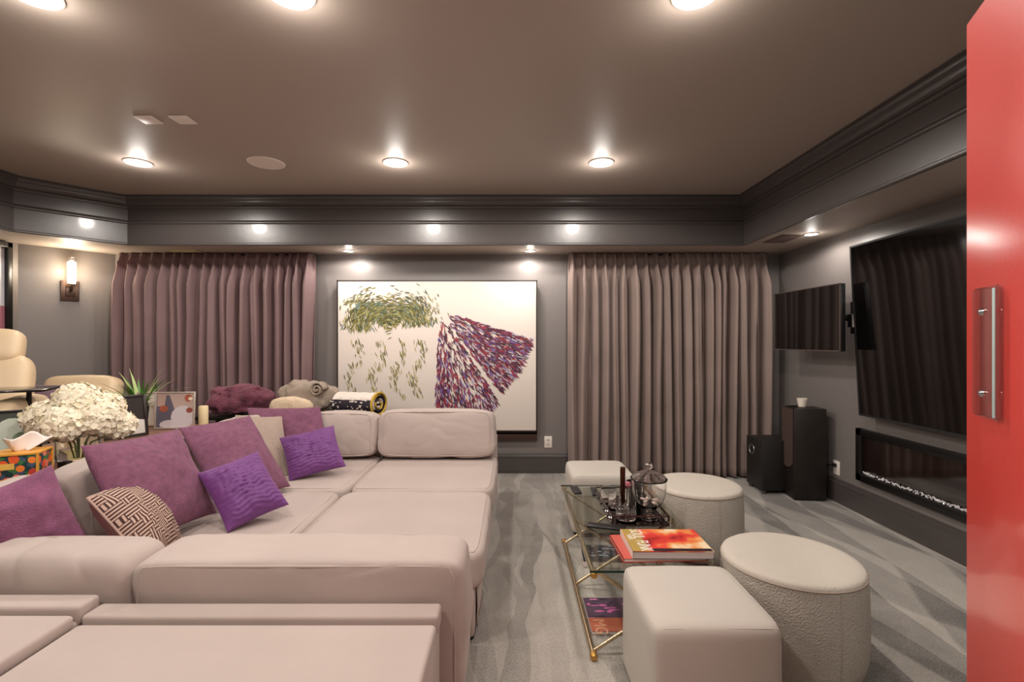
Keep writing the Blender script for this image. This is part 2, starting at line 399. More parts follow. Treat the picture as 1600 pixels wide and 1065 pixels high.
# ceiling speaker, plates, vents
t = thing('ceiling_speaker', 'round white speaker grille flush in the dark ceiling', 'speaker', (-1.902, 3.765, ZC))
b = bm_(); lathe(b, [(.135, -.001), (.135, -.006), (.128, -.01), (.122, -.008)], 40); obj('rim', b, TRIMW, t)
b = bm_(); lathe(b, [(0, -.009), (.122, -.008)], 40); obj('grille', b, mat('speaker_grille', (240, 226, 216), .7, bump=(900, .4)), t)
for xx, s in ((232, 'left'), (286, 'right')):
    p = px(xx, 186, Z=ZC); b = bm_(); bx(b, (p.x, p.y, ZC-.005), (.115, .11, .008), .003)
    tag(obj('blank_plate', b, TRIMW), 'square white blank plate on the ceiling, %s of the pair' % s, 'ceiling plate', 'blank ceiling plates')
def vent(label, x, y, lx, ly, m):
    t = thing('air_vent', label, 'vent', (x, y, ZS)); b = bm_()
    for sx in (-1, 1): bx(b, (sx*lx/2, 0, -.004), (.014, ly, .006))
    for sy in (-1, 1): bx(b, (0, sy*ly/2, -.004), (lx+.014, .014, .006))
    obj('frame', b, m, t, smooth=False)
    for i in range(5):
        b = bm_(); bx(b, (0, -ly/2+ly*(i+.5)/5, -.004), (lx-.012, ly/5*.6, .005)); obj('slat', b, m, t, smooth=False)
vent('small cream air vent in the soffit above the left curtain', -3.33, 4.95, .26, .08, CREAMM)
vent('brown air vent in the soffit near the right corner', 2.43, 4.36, .17, .32, mat('vent_brown', (92, 70, 64), .5))

# ------------------------------------------------------------------ wall sconce on the angled wall
dw = Vector((-4.657+4.21, 4.585-5.165)).normalized(); rzs = math.atan2(dw.x, -dw.y)   # local -y faces the room
pw = px(107, 452, Y=4.86); 
A0, A1 = Vector(PW[2]), Vector(PW[3]); 
tt = .50; base = A0.lerp(A1, tt)
nrm = Vector((-dw.y, dw.x)); nrm = nrm if nrm.dot(Vector((0, 2))-base) > 0 else -nrm
ang = math.atan2(nrm.y, nrm.x)+PI/2
t = thing('wall_sconce', 'lit glass wall sconce on a bronze back plate', 'wall lamp', (base.x, base.y, 1.80), ang)
b = bm_(); bx(b, (0, -.011, .10), (.14, .02, .20), .003); bx(b, (0, -.026, .10), (.07, .012, .11), .003); obj('back_plate', b, BRONZE, t)
b = bm_(); tube(b, [(0, -.03, .1), (0, -.075, .1), (0, -.085, .115), (0, -.085, .15)], .011, 10); bx(b, (0, -.085, .16), (.06, .06, .012), .003); obj('arm', b, BRONZE, t)
b = bm_(); lathe(b, [(.05, .168), (.05, .43)], 28, (0, -.085, 0)); obj('glass_cylinder', b, GLASS, t)
b = bm_(); lathe(b, [(0, .168), (.03, .17), (.033, .2), (.033, .38), (.0, .40)], 24, (0, -.085, 0)); obj('lit_tube', b, mat('sconce_glow', (255, 240, 220), .5, emit=((255, 226, 180), 9)), t)
ld = bpy.data.lights.new('bulb', 'POINT'); ld.energy = 9; ld.color = (1, .85, .65); ld.shadow_soft_size = .04
lo_ = bpy.data.objects.new('bulb', ld); COL.objects.link(lo_); lo_.parent = t; lo_.location = (0, -.15, .30)

# ------------------------------------------------------------------ curtains
def curtain(label, x0, x1, n, seed, yc=5.03, ztop=2.312, zbot=.022, flip=1):
    rnd = random.Random(seed); t = thing('curtain_panel', label, 'curtain', ((x0+x1)/2, yc, 0), 0, 'pinch pleat velvet curtains')
    wts = [1+rnd.uniform(-.28, .28) for _ in range(n)]; tot = sum(wts); edges = [0]
    for w_ in wts: edges.append(edges[-1]+w_/tot)
    W = x1-x0; cols = 34
    zs = [ztop-.002*0, ztop-.02, ztop-.045, ztop-.07, ztop-.09, ztop-.1, ztop-.11, ztop-.13, ztop-.16, ztop-.2, ztop-.26, ztop-.34]
    k = 22
    zs += [zs[-1]+(zbot-zs[-1])*(i+1)/k for i in range(k)]
    ph = [(rnd.uniform(-.12, .12), rnd.uniform(0, 6.28), rnd.uniform(.8, 1.2), rnd.uniform(-.15, .15)) for _ in range(n)]
    b = bm_(); g = []
    for z in zs:
        d = ztop-z; row = []
        for i in range(n):
            c0, p0, am, dr = ph[i]
            for j in range(cols+(1 if i == n-1 else 0)):
                s = j/cols
                low = min(1, max(0, (d-.11)/.22))
                cen = .5+low*(.10*math.sin(p0+d*1.6)+dr*.5*d/2.3+c0)
                ds = s-cen; ds -= round(ds)
                if d <= .1: p = 3+13*(d/.1)**1.5; A = .05+.03*d/.1
                else: p = 16+(1.2-16)*min(1, (d-.1)/.14)**.45; A = (.08+.05*low)*(.6+.4*am)
                f = (0.5+0.5*math.cos(2*PI*ds))**p
                if d < .1: f *= 1-.35*(math.cos(ds*2*PI*9)*.5+.5)*(1-d/.1)*(abs(ds) < .14)
                xl = edges[i]+(edges[i+1]-edges[i])*s
                om = low*.30*math.sin(2*PI*ds)*math.exp(-abs(ds)*2)*W/n*.55
                small = low*.012*math.sin(ds*2*PI*3+p0)
                x = -W/2+W*xl+om
                y = .045-A*f-small+.012*noise.noise(Vector((x*3, z*1.5, seed)))
                row.append(b.verts.new((x, y, z)))
        g.append(row)
    for r in range(len(zs)-1):
        for j in range(len(g[0])-1): b.faces.new((g[r][j], g[r][j+1], g[r+1][j+1], g[r+1][j]))
    o = obj('drape', b, CURM if x1 < 0 else CURT, t, ang=80)
    md = o.modifiers.new('solid', 'SOLIDIFY'); md.thickness = .004
    b = bm_()
    bx(b, (0, .055, ztop-.012), (W, .02, .018), .003); obj('track', b, BLACKM, t)
curtain('mauve velvet curtain panel next to the wall sconce', -4.10, -3.02, 10, 3)
curtain('mauve velvet curtain panel left of the painting', -3.02, -2.045, 9, 5)
curtain('taupe velvet curtain panel right of the painting', .585, 1.66, 10, 8)
curtain('taupe velvet curtain panel beside the subwoofer', 1.66, 2.66, 10, 12)

# ------------------------------------------------------------------ painting (generic abstract)
t = thing('painting', 'large canvas of green and purple brush strokes on cream', 'painting', (-.78, YW, .36))
b = bm_(); bx(b, (0, -.03, .845), (2.09, .05, 1.57), .002); bx(b, (0, -.03, .04), (2.09, .05, .08), .002); obj('back_box', b, mat('back_box_brown', (70, 48, 40), .5), t)  # brown box behind the canvas, reaching a little below it
b = bm_(); bx(b, (0, -.085, .885), (2.06, .04, 1.55), .002); obj('canvas', b, mat('canvas', (228, 216, 206), .55, bump=(300, .05)), t)
b = bm_()
for sx in (-1, 1): bx(b, (sx*1.037, -.08, .885), (.012, .055, 1.574))
for sz in (-1, 1): bx(b, (0, -.08, .885+sz*.781), (2.086, .055, .012))
obj('frame', b, mat('frame_dark', (40, 28, 24), .4), t, smooth=False)
PC = [(134, 128, 66), (92, 90, 38), (178, 168, 104), (62, 66, 40), (104, 130, 122), (108, 38, 66), (74, 30, 58), (140, 56, 84), (112, 84, 148), (156, 42, 48), (50, 30, 44), (180, 168, 184)]
b = bm_(); rnd = random.Random(4)
SK = [0]
def stroke(x, z, a, ln, wd, ci):
    SK[0] += 1; yy = -.1062-SK[0]*1.5e-6
    ca, sa = math.cos(a), math.sin(a); pts = []
    for s, w_ in ((-1, 0), (-.4, 1), (.35, .8), (1, 0), (.35, -.8), (-.4, -1)):
        xx, zz = s*ln/2, w_*wd/2+.18*wd*s*s
        X_, Z_ = x+xx*ca-zz*sa, z+xx*sa+zz*ca
        if abs(X_) > 1.015 or not .125 < Z_ < 1.645: return
        pts.append((X_, yy, Z_))
    b.faces.new([b.verts.new(q) for q in pts]).material_index = ci
# a drifting green arc with trailing strokes, and a violet fan: loose colour fields, no figure
for i in range(1600):
    u = rnd.random(); r_ = rnd.gauss(-.03, .10)
    th = PI*(1.02-u*1.0)
    cx_, cz_ = -.50+(.36+r_)*math.cos(th), 1.16+(.27+r_*.9)*math.sin(th)+.06*math.sin(u*9)
    stroke(cx_, cz_, th+PI/2+rnd.gauss(0, .35), rnd.uniform(.04, .085), rnd.uniform(.007, .014), rnd.choice((0, 0, 1, 1, 2, 3, 4)))
for i in range(260):
    u = rnd.random(); k = rnd.choice((-.86, -.62, -.40, -.2))
    stroke(k+rnd.gauss(0, .03)+.06*math.sin(u*7), 1.05-u*.62, -PI/2+rnd.gauss(.25, .2), rnd.uniform(.04, .08), rnd.uniform(.006, .011), rnd.choice((0, 1, 2, 0)))
for i in range(2300):
    a = rnd.uniform(-1.62, -.28); rr = .12+.98*math.sqrt(rnd.random())
    lim = 1.16 if a > -.9 else 1.3
    cx_, cz_ = .02+rr*.95*math.cos(a)*.98, 1.36+rr*math.sin(a)*lim*.86
    if rnd.random() < .55*math.exp(-((a+1.12)/.16)**2): continue
    stroke(cx_, cz_, a+rnd.gauss(0, .22), rnd.uniform(.045, .10), rnd.uniform(.008, .017), rnd.choice((5, 5, 6, 6, 7, 8, 9, 10, 11)))
o = obj('brush_strokes', b, None, t, smooth=False, mats=[mat('paint_%d' % i, c, .5) for i, c in enumerate(PC)]); o['kind'] = 'stuff'

# ------------------------------------------------------------------ wall picture at the far left, outlets
t = thing('framed_picture', 'black framed picture on the side wall, cut by the left edge', 'picture', (-4.657, 4.12, 1.48), PI/2)
b = bm_()
for sx in (-1, 1): bx(b, (sx*.35, -.025, .4), (.05, .045, .85), .006)
for sz in (-1, 1): bx(b, (0, -.025, .4+sz*.40), (.75, .045, .05), .006)
obj('frame', b, BLACK, t)
b = bm_(); bx(b, (0, -.012, .4), (.68, .012, .78)); obj('print', b, mat('print_pale', (196, 196, 202), .4), t)
b = bm_(); bx(b, (0, -.0195, .13), (.66, .002, .22)); obj('print_rose_band', b, mat('print_rose', (150, 96, 108), .4), t)
def outlet(label, loc, rz, plug=False):
    t = thing('power_outlet', label, 'outlet', loc, rz)
    b = bm_(); bx(b, (0, -.004, .06), (.082, .007, .122), .003); obj('plate', b, WHITE, t)
    for z in (.037, .083):
        b = bm_(); bx(b, (0, -.0085, z), (.034, .003, .028), .001); s = obj('socket', b, mat('socket', (212, 202, 192), .4), t)
        for dx in (-.007, .007):
            b = bm_(); bx(b, (dx, -.0102, z+.003), (.003, .001, .009)); obj('slot', b, BLACK, s, smooth=False)
    return t
p = px(856.5, 699, Y=5.16); outlet('white outlet on the wall right of the painting', (p.x, YW, p.z), 0)
p = px(1307, 741, X=XR-.005); outlet('white outlet with a black plug, beside the tower speaker', (XR, p.y, p.z), -PI/2)
b = bm_(); tube(b, [(XR-.013, p.y, p.z+.085), (XR-.045, p.y, p.z+.085), (XR-.06, p.y+.03, p.z+.08), (XR-.055, p.y+.08, p.z), (XR-.05, p.y+.10, p.z-.12), (XR-.05, p.y+.12, .215)], .006, 8)
bx(b, (XR-.026, p.y, p.z+.085), (.028, .03, .026), .005)
CORD = obj('power_cord', b, BLACK)

# ------------------------------------------------------------------ big television, small television, fireplace
t = thing('television', 'very large black wall mounted television above the linear fireplace', 'television', (XR, 2.625, .83))
Mt = Matrix.Rotation(math.radians(-3.2), 3, 'Y'); H, Wd = 1.315, 2.33
def tl(v): return Mt @ Vector(v)
b = bm_(); bx(b, tl((-.105, 0, H/2)), (.04, Wd, H), .006, M=Mt); obj('case', b, BLACK, t)
b = bm_(); bx(b, tl((-.1262, 0, H/2)), (.003, Wd-.03, H-.03), M=Mt); obj('screen', b, SCREEN, t)
b = bm_()
for s in (-1, 1):
    bx(b, tl((-.129, s*(Wd/2-.007), H/2)), (.008, .014, H), M=Mt); bx(b, tl((-.129, 0, H/2+s*(H/2-.007))), (.008, Wd, .014), M=Mt)
obj('bezel', b, BLACKM, t, smooth=False)
b = bm_(); bx(b, (-.05, 0, .62), (.09, .7, .45), .01); obj('wall_bracket', b, BLACKM, t)

a_, c_ = Vector((2.50, 4.63)), Vector((2.54, 3.76)); mid = (a_+c_)/2; Ls = (c_-a_).length; an = math.atan2((a_-c_).y, (a_-c_).x)-PI/2
t = thing('television', 'small television on a swivel arm, above the tower speaker', 'television', (mid.x, mid.y, 1.318), an)
b = bm_(); bx(b, (.022, 0, .265), (.04, Ls, .53), .006); obj('case', b, BLACK, t)
b = bm_(); bx(b, (-.0005, 0, .268), (.004, Ls-.016, .514)); obj('screen', b, SCREEN, t)
b = bm_()
for s in (-1, 1): bx(b, (-.002, s*(Ls/2-.004), .265), (.01, .008, .532))
bx(b, (-.002, 0, .004), (.01, Ls, .009)); bx(b, (-.002, 0, .527), (.01, Ls, .007)); bx(b, (-.003, 0, -.004), (.01, .05, .012))
obj('bezel', b, mat('bezel_grey', (120, 108, 104), .3, .6), t, smooth=False)
b = bm_(); bx(b, (.06, -.28, .27), (.05, .16, .22), .01); tube(b, [(.08, -.28, .27), (.17, -.36, .27), (.21, -.30, .27)], .03, 12)
bx(b, (.225, -.32, .27), (.03, .12, .26), .006); obj('swivel_arm', b, BLACK, t)
b = bm_(); lathe(b, [(0, -.05), (.045, -.05), (.045, .05), (0, .05)], 20, (.15, -.38, .24)); obj('arm_joint', b, CHROME, t)

ya, yb = 3.955, 2.05
t = thing('linear_fireplace', 'black linear wall fireplace with crushed glass, under the big television', 'fireplace', (XR, (ya+yb)/2, .276))
Lf, Hf = ya-yb, .42
b = bm_()
for s in (-1, 1): bx(b, (-.022, s*(Lf/2-.03), Hf/2), (.042, .06, Hf), .004)
bx(b, (-.022, 0, Hf-.028), (.042, Lf, .056), .004); bx(b, (-.022, 0, .03), (.042, Lf, .06), .004); obj('frame', b, BLACK, t)
b = bm_(); bx(b, (-.006, 0, Hf/2), (.010, Lf-.1, Hf-.1)); obj('smoked_glass', b, mat('smoked_glass', (30, 18, 14), .05, spec=1.0, coat=1), t)
b = bm_(); bx(b, (-.03, 0, .058), (.03, Lf-.12, .012), .003); obj('tray', b, BLACKM, t)
b = bm_(); rnd = random.Random(2)
for i in range(420):
    y = rnd.uniform(-Lf/2+.07, Lf/2-.07); c = Vector((-.03+rnd.uniform(-.012, .012), y, .068+rnd.uniform(0, .014))); r_ = rnd.uniform(.006, .011)
    vs = [b.verts.new(c+Vector((rnd.uniform(.6, 1)*r_*dx, rnd.uniform(.6, 1)*r_*dy, rnd.uniform(.6, 1)*r_*dz))) for dx, dy, dz in ((1, 0, 0), (-1, 0, 0), (0, 1, 0), (0, -1, 0), (0, 0, 1), (0, 0, -1))]
    for f in ((0, 2, 4), (2, 1, 4), (1, 3, 4), (3, 0, 4), (2, 0, 5), (1, 2, 5), (3, 1, 5), (0, 3, 5)): b.faces.new([vs[q] for q in f])
o = obj('crushed_glass', b, mat('crushed_glass', (225, 220, 222), .1, spec=1), t, smooth=False); o['kind'] = 'stuff'

# ------------------------------------------------------------------ tower speaker, subwoofer, candle, remote
t = thing('tower_speaker', 'tall dark wood tower speaker standing by the wall outlet', 'speaker', (2.62, 4.36, 0), math.radians(-6))
bpy.context.view_layer.update(); CORD.parent = t; CORD.matrix_parent_inverse = t.matrix_world.inverted()
b = bm_(); bx(b, (0, 0, .41), (.27, .215, .79), .004); obj('cabinet', b, DKWOOD, t)
b = bm_(); bx(b, (0, 0, .0085), (.255, .20, .015), .003); obj('plinth', b, BLACK, t)
b = bm_()
pts = [(-.095, .80), (.095, .80)] + [(.095-.0*q, .33) for q in (0,)] + [(.095*math.cos(a), .33-.06*math.sin(a)) for a in [PI*i/10 for i in range(1, 10)]] + [(-.095, .33)]
f0 = [b.verts.new((-.138, y, z)) for y, z in pts]; f1 = [b.verts.new((-.15, y*.97, z-.002 if z > .7 else z+.003)) for y, z in pts]
b.faces.new(f1)
for i in range(len(pts)): b.faces.new((f0[i], f0[(i+1) % len(pts)], f1[(i+1) % len(pts)], f1[i]))
obj('grille', b, mat('grille_brown', (70, 52, 46), .85, bump=(700, .4), bumpd=.003), t)
b = bm_(); bx(b, (-.1365, 0, .245), (.003, .03, .008)); obj('badge', b, CHROME, t, smooth=False)
t = thing('subwoofer', 'black cube subwoofer with a silver ringed port, beside the curtain', 'speaker', (2.435, 4.58, 0), math.radians(0))
b = bm_(); bx(b, (0, 0, .262), (.31, .30, .455), .005); obj('cabinet', b, mat('sub_black', (30, 26, 25), .5), t)
b = bm_(); prof = [(.035, 0), (.042, .006), (.048, .004), (.05, 0)]
lathe(b, prof, 28); bmesh.ops.rotate(b, verts=b.verts, cent=(0, 0, 0), matrix=Matrix.Rotation(-PI/2, 3, 'Y')); bmesh.ops.translate(b, verts=b.verts, vec=(-.1555, .045, .375)); obj('port_ring', b, mat('ring_silver', (150, 146, 144), .3, .9), t)
b = bm_(); lathe(b, [(0, 0), (.036, .001)], 24); bmesh.ops.rotate(b, verts=b.verts, cent=(0, 0, 0), matrix=Matrix.Rotation(-PI/2, 3, 'Y')); bmesh.ops.translate(b, verts=b.verts, vec=(-.1555, .045, .375)); obj('port', b, mat('void_black', (4, 4, 4), .9), t)
for sx in (-1, 1):
    for sy in (-1, 1):
        b = bm_(); lathe(b, [(0, .001), (.018, .001), (.022, .02), (.018, .045), (0, .046)], 16, (sx*.125, sy*.12, 0)); obj('foot', b, mat('foot_grey', (110, 104, 100), .35, .7), t)
t = thing('candle_glass', 'white candle in a small tapered glass on the tower speaker', 'candle', (2.60, 4.36, .8055))
b = bm_(); lathe(b, [(0, .0), (.034, 0), (.05, .092), (.047, .092), (.032, .006), (0, .006)], 24); obj('glass', b, GLASS, t)
b = bm_(); lathe(b, [(0, .008), (.031, .008), (.0435, .08), (0, .08)], 24); obj('wax', b, mat('wax', (240, 230, 214), .6), t)
b = bm_(); bx(b, (2.545, 4.42, .8105), (.10, .03, .009), .003, M=Matrix.Rotation(.2, 3, 'Z')); tag(obj('remote_control', b, BLACK), 'thin dark remote lying on the tower speaker', 'remote')

# ------------------------------------------------------------------ sectional sofa
SH = .42
def seat(label, x0, x1, y0, y1, right=False, seed=0, backs=()):
    cx_, cy_ = (x0+x1)/2, (y0+y1)/2; W, D = x1-x0, y1-y0
    t = thing('sectional_module', label, 'sofa', (cx_, cy_, 0), 0, 'sectional sofa modules')
    b = bm_(); bx(b, (-.02 if right else 0, 0, .135), (W-.05 if right else W-.012, D-.012, .21), .015, 3); obj('base', b, SOFA, t)
    b = bm_(); d = (W-.004, D-.004, .185); softbox(b, (0, 0, .325), d, 11, (.01, .01, .05), (44, 44, 8), .008, 3, seed); obj('seat_cushion', b, SOFA, t, ang=80)
    b = bm_(); piping(b, (0, 0, .325), d, 11, (.01, .01, .05), 2, 1, .0045, out=.995); obj('piping', b, SOFA, t, ang=80)
    for sx in (-1, 1):
        for sy in (-1, 1):
            b = bm_(); lathe(b, [(0, 0.001), (.02, .001), (.024, .032), (0, .032)], 12, (sx*(W/2-.07), sy*(D/2-.06), 0)); obj('foot', b, BLACKM, t)
    return t
s1 = seat('far sofa seat in front of the wide back cushion under the painting', -1.102, -.118, 3.225, 4.215, True, 1)
s2 = seat('corner sofa seat under the small violet pillow and plum pillow', -2.2, -1.106, 3.225, 4.215, False, 2)
s3 = seat('sofa seat beside the carpet aisle, between two back cushion rows', -1.102, -.13, 2.235, 3.221, True, 3)
s4 = seat('sofa seat carrying the large plum pillow and violet pillow', -2.2, -1.106, 2.0, 3.221, False, 4)
t = thing('sofa_plinth', 'low beige sofa base under the foreground back cushions', 'sofa', (-1.2, 1.95, 0))
b = bm_(); bx(b, (.56, 0, .067), (.90, .55, .13), .012); bx(b, (-.5, -.125, .067), (1.0, .30, .13), .012); obj('base', b, SOFA, t)
b = bm_(); bx(b, (-.895, -.13, .265), (.20, .28, .27), .012); obj('corner_block', b, SOFA, t)
# loose slipcover flap on the aisle side
b = bm_(); g = []
for i in range(9):
    y = -.40+.62*i/8; row = []
    for j in range(5):
        z = .235-.20*j/4; row.append(b.verts.new((.449+.004*math.sin(i*1.3+j)+.006*j/4, y, z)))
    g.append(row)
for i in range(8):
    for j in range(4): b.faces.new((g[i][j], g[i+1][j], g[i+1][j+1], g[i][j+1]))
o = obj('slipcover_flap', b, SOFA, s3); md = o.modifiers.new('s', 'SOLIDIFY'); md.thickness = .006
def backframe(par, c, s):
    b = bm_(); bx(b, Vector(c)-par.location, s, .02, 3); obj('back_frame', b, SOFA, par)
backframe(s1, (-.61, 4.29, .32), (.96, .13, .52)); backframe(s2, (-1.72, 4.29, .32), (1.2, .13, .52))
backframe(s2, (-2.275, 3.70, .32), (.13, .98, .52)); backframe(s4, (-2.275, 2.44, .32), (.13, 1.52, .52))

def cushion(label, c, d, rot, seed, pipe=None, bulge=(.03, .22, .05), wr=.014, k=7, wsc=4):
    M = rot.to_3x3() if rot else None
    t = thing('back_cushion', label, 'cushion', (c[0], c[1], c[2]-d[2]/2), 0, 'loose sofa back cushions')
    b = bm_(); softbox(b, (0, 0, d[2]/2), d, k, bulge, (64, 18, 36), wr, wsc, seed, M); obj('cover', b, SOFA, t, ang=80)
    for ax, sd in (pipe or ()):
        b = bm_(); piping(b, (0, 0, d[2]/2), d, k, bulge, ax, sd, .0045, M, out=1.0); obj('piping', b, SOFA, t, ang=80)
Rx = lambda a: Matrix.Rotation(math.radians(a), 3, 'X'); Rz = lambda a: Matrix.Rotation(math.radians(a), 3, 'Z')
cushion('wide beige back cushion below the painting, at the aisle end', (-.625, 4.10, .625), (.965, .20, .39), Rx(-7), 1, ((1, -1),))
cushion('beige back cushion partly behind the small violet pillow', (-1.60, 4.11, .615), (.95, .20, .375), Rx(-7), 2, ((1, -1),), wr=.018)
cushion('wide beige back cushion in the foreground, seen from behind', (-.747, 1.81, .389), (1.15, .25, .505), Rx(3), 3, ((1, -1), (1, 1)), bulge=(.04, .2, .03), wr=.013, k=13)
cushion('beige back cushion at the left foreground below the furry pillow', (-1.655, 1.81, .392), (.63, .24, .51), Rx(3), 4, ((1, 1),), bulge=(.03, .25, .05), wr=.016)
cushion('beige back cushion behind the large plum pillow', (-2.10, 2.74, .61), (.93, .20, .38), Rz(90) @ Rx(-6), 5, ((1, -1),), wr=.018)
cushion('beige back cushion nearest the tissue box', (-2.14, 1.97, .605), (.57, .15, .38), Rz(90) @ Rx(-6), 6, ((1, -1),), wr=.018)
cushion('beige back cushion in the far corner behind the grey woven pillow', (-2.10, 3.62, .61), (.80, .20, .38), Rz(90) @ Rx(-6), 7, ((1, -1),), wr=.018)
def lounge(label, x0, x1, y0, y1, h):
    cx_, W, D = (x0+x1)/2, x1-x0, y1-y0
    t = thing('lounge_module', label, 'sofa', (cx_, (y0+y1)/2, 0), 0, 'foreground sofa modules')
    b = bm_(); bx(b, (0, 0, (h-.05)/2+.03), (W, D, h-.07), .014, 3); obj('body', b, SOFA, t)
    b = bm_(); bx(b, (0, -.045, h-.0285), (W+.006, D-.092, .05), .014, 3); obj('top_cover', b, SOFA, t)
    b = bm_(); bx(b, (0, D/2-.04, h-.018), (W+.012, .085, .064), .012, 3); obj('edge_roll', b, SOFA, t)
    for sx in (-1, 1):
        for sy in (-1, 1):
            b = bm_(); lathe(b, [(0, .001), (.02, .001), (.024, .032), (0, .032)], 12, (sx*(W/2-.07), sy*(D/2-.06), 0)); obj('foot', b, BLACKM, t)
lounge('beige slipcovered sofa module in the foreground with a rolled far edge', -1.385, -.244, .62, 1.648, .50)
lounge('beige slipcovered sofa module cut by the lower left corner', -2.45, -1.40, .62, 1.648, .53)

# ------------------------------------------------------------------ pillows
def frame(TL, TR, BR, BL):
    TL, TR, BR, BL = map(Vector, (TL, TR, BR, BL)); C = (TL+TR+BR+BL)/4
    return C, ((TR+BR)-(TL+BL))/4, ((TL+TR)-(BL+BR))/4
def throw(label, quad, T, m, seed, wr=.008, pinch=.07, n=26, disp=None, mats=None, pipe=None):
    C, U, V = frame(*quad); t = thing('throw_pillow', label, 'pillow', (C.x, C.y, C.z-abs(V.z)-abs(U.z)), 0, 'throw pillows on the sofa')
    b = bm_(); pillow(b, C-t.location, U, V, T, n, pinch, wr, seed, disp); obj('cover', b, m, t, ang=80, mats=mats)
    if pipe:
        b = bm_(); pts = []
        for i in range(64):
            s = i/16.0; q = int(s); f = -1+2*(s-q)
            u, v = ((f, -1), (1, f), (-f, 1), (-1, -f))[q]
            pts.append(C-t.location+U*u*(1-pinch*(1-v*v))+V*v*(1-pinch*(1-u*u)))
        tube(b, pts, .006, 6, closed=True); obj('piping', b, pipe, t, ang=80)
    return t
def P3(x, y, Y): return px(x, y, Y=Y)
# plum plush
throw('large plum pillow leaning on the back cushions, beside the maze patterned pillow', (P3(124, 698, 2.22), P3(279, 668, 2.78), P3(338, 802, 2.68), P3(196, 860, 2.13)), .10, PURF2, 1, .012, .05)
throw('plum pillow behind the ruched violet pillow, middle of the plum pillows', (P3(278, 666, 3.0), P3(392, 650, 3.38), P3(452, 757, 3.20), P3(345, 800, 2.72)), .09, PURF2, 2, .012, .05)
throw('plum pillow on the far corner in front of the folded blankets', (P3(384, 636, 3.98), P3(502, 636, 4.03), P3(519, 718, 3.82), P3(402, 722, 3.76)), .06, PURF2, 3, .01, .04)
throw('furry plum pillow at the left edge, standing on one corner', (P3(-88, 806, 1.80), P3(74, 714, 2.10), P3(156, 868, 2.06), P3(-20, 916, 1.93)), .12, PURF, 4, .016, .06)
# maze pattern pillow
def maze():
    m = bpy.data.materials.new('maze_weave'); m.use_nodes = True; nt = m.node_tree; b = nt.nodes['Principled BSDF']; L = nt.links
    tc = nt.nodes.new('ShaderNodeTexCoord'); N = 13
    def vm(op, **k):
        n = nt.nodes.new('ShaderNodeVectorMath'); n.operation = op; return n
    def mm(op, a=None, bb=None):
        n = nt.nodes.new('ShaderNodeMath'); n.operation = op
        for i, q in enumerate((a, bb)):
            if q is None: continue
            if isinstance(q, (int, float)): n.inputs[i].default_value = q
            else: L.new(q, n.inputs[i])
        return n.outputs[0]
    s = vm('SCALE'); s.inputs['Scale'].default_value = N; L.new(tc.outputs['UV'], s.inputs[0])
    fl = vm('FLOOR'); L.new(s.outputs[0], fl.inputs[0]); fr = vm('FRACTION'); L.new(s.outputs[0], fr.inputs[0])
    wn = nt.nodes.new('ShaderNodeTexWhiteNoise'); wn.noise_dimensions = '2D'; L.new(fl.outputs[0], wn.inputs['Vector'])
    sp = nt.nodes.new('ShaderNodeSeparateXYZ'); L.new(fr.outputs[0], sp.inputs[0])
    pick = mm('GREATER_THAN', wn.outputs['Value'], .5)
    a = mm('ABSOLUTE', mm('SUBTRACT', mm('FRACT', mm('MULTIPLY', sp.outputs[0], 2.0)), .5)); c = mm('ABSOLUTE', mm('SUBTRACT', mm('FRACT', mm('MULTIPLY', sp.outputs[1], 2.0)), .5))
    val = mm('ADD', mm('MULTIPLY', a, pick), mm('MULTIPLY', c, mm('SUBTRACT', 1.0, pick)))
    msk = mm('LESS_THAN', val, .24)
    mx = nt.nodes.new('ShaderNodeMix'); mx.data_type = 'RGBA'; L.new(msk, mx.inputs[0]); mx.inputs[6].default_value = lin((70, 40, 40)); mx.inputs[7].default_value = lin((196, 166, 148))
    L.new(mx.outputs[2], b.inputs['Base Color']); b.inputs['Roughness'].default_value = .8
    bp = nt.nodes.new('ShaderNodeBump'); bp.inputs['Strength'].default_value = .4; bp.inputs['Distance'].default_value = .004; L.new(msk, bp.inputs['Height']); L.new(bp.outputs[0], b.inputs['Normal'])
    return m
MAZE = maze(); BROWNV = mat('brown_velvet', (122, 78, 76), .7, sheen=.5, var=(10, .15))
throw('brown pillow with a maze pattern between the two large plum pillows', (P3(158, 784, 2.08), P3(182, 742, 2.38), P3(302, 846, 2.38), P3(210, 880, 2.05)), .095, MAZE, 5, .01, .04, mats=[MAZE, BROWNV], pipe=mat('cord_beige', (180, 150, 138), .8))
WEAVE = mat('grey_weave', (168, 148, 136), .85, bump=(150, .9), bumpd=.006, var=(120, .14))
throw('grey woven pillow between two plum pillows', (P3(368, 646, 3.68), P3(440, 654, 3.82), P3(454, 742, 3.54), P3(380, 750, 3.40)), .055, WEAVE, 6, .008, .05, pipe=mat('cord_grey', (176, 156, 142), .8))
def ruche(u, v, s): 
    return .011*abs(math.sin(15*v*PI/2+1.6*noise.noise(Vector((u*3.2, v*3, 1)))+.9*math.sin(u*7+v*2)))**.6-.004
throw('ruched violet velvet pillow in front, on the middle seat', (P3(306, 738, 2.62), P3(404, 706, 2.82), P3(450, 786, 2.70), P3(357, 834, 2.46)), .085, VIOLET, 7, .008, .06, 70, ruche)
throw('small ruched violet velvet pillow on the far corner seat', (P3(436, 684, 3.62), P3(522, 664, 3.72), P3(540, 728, 3.56), P3(452, 752, 3.38)), .075, VIOLET, 8, .008, .06, 70, ruche)

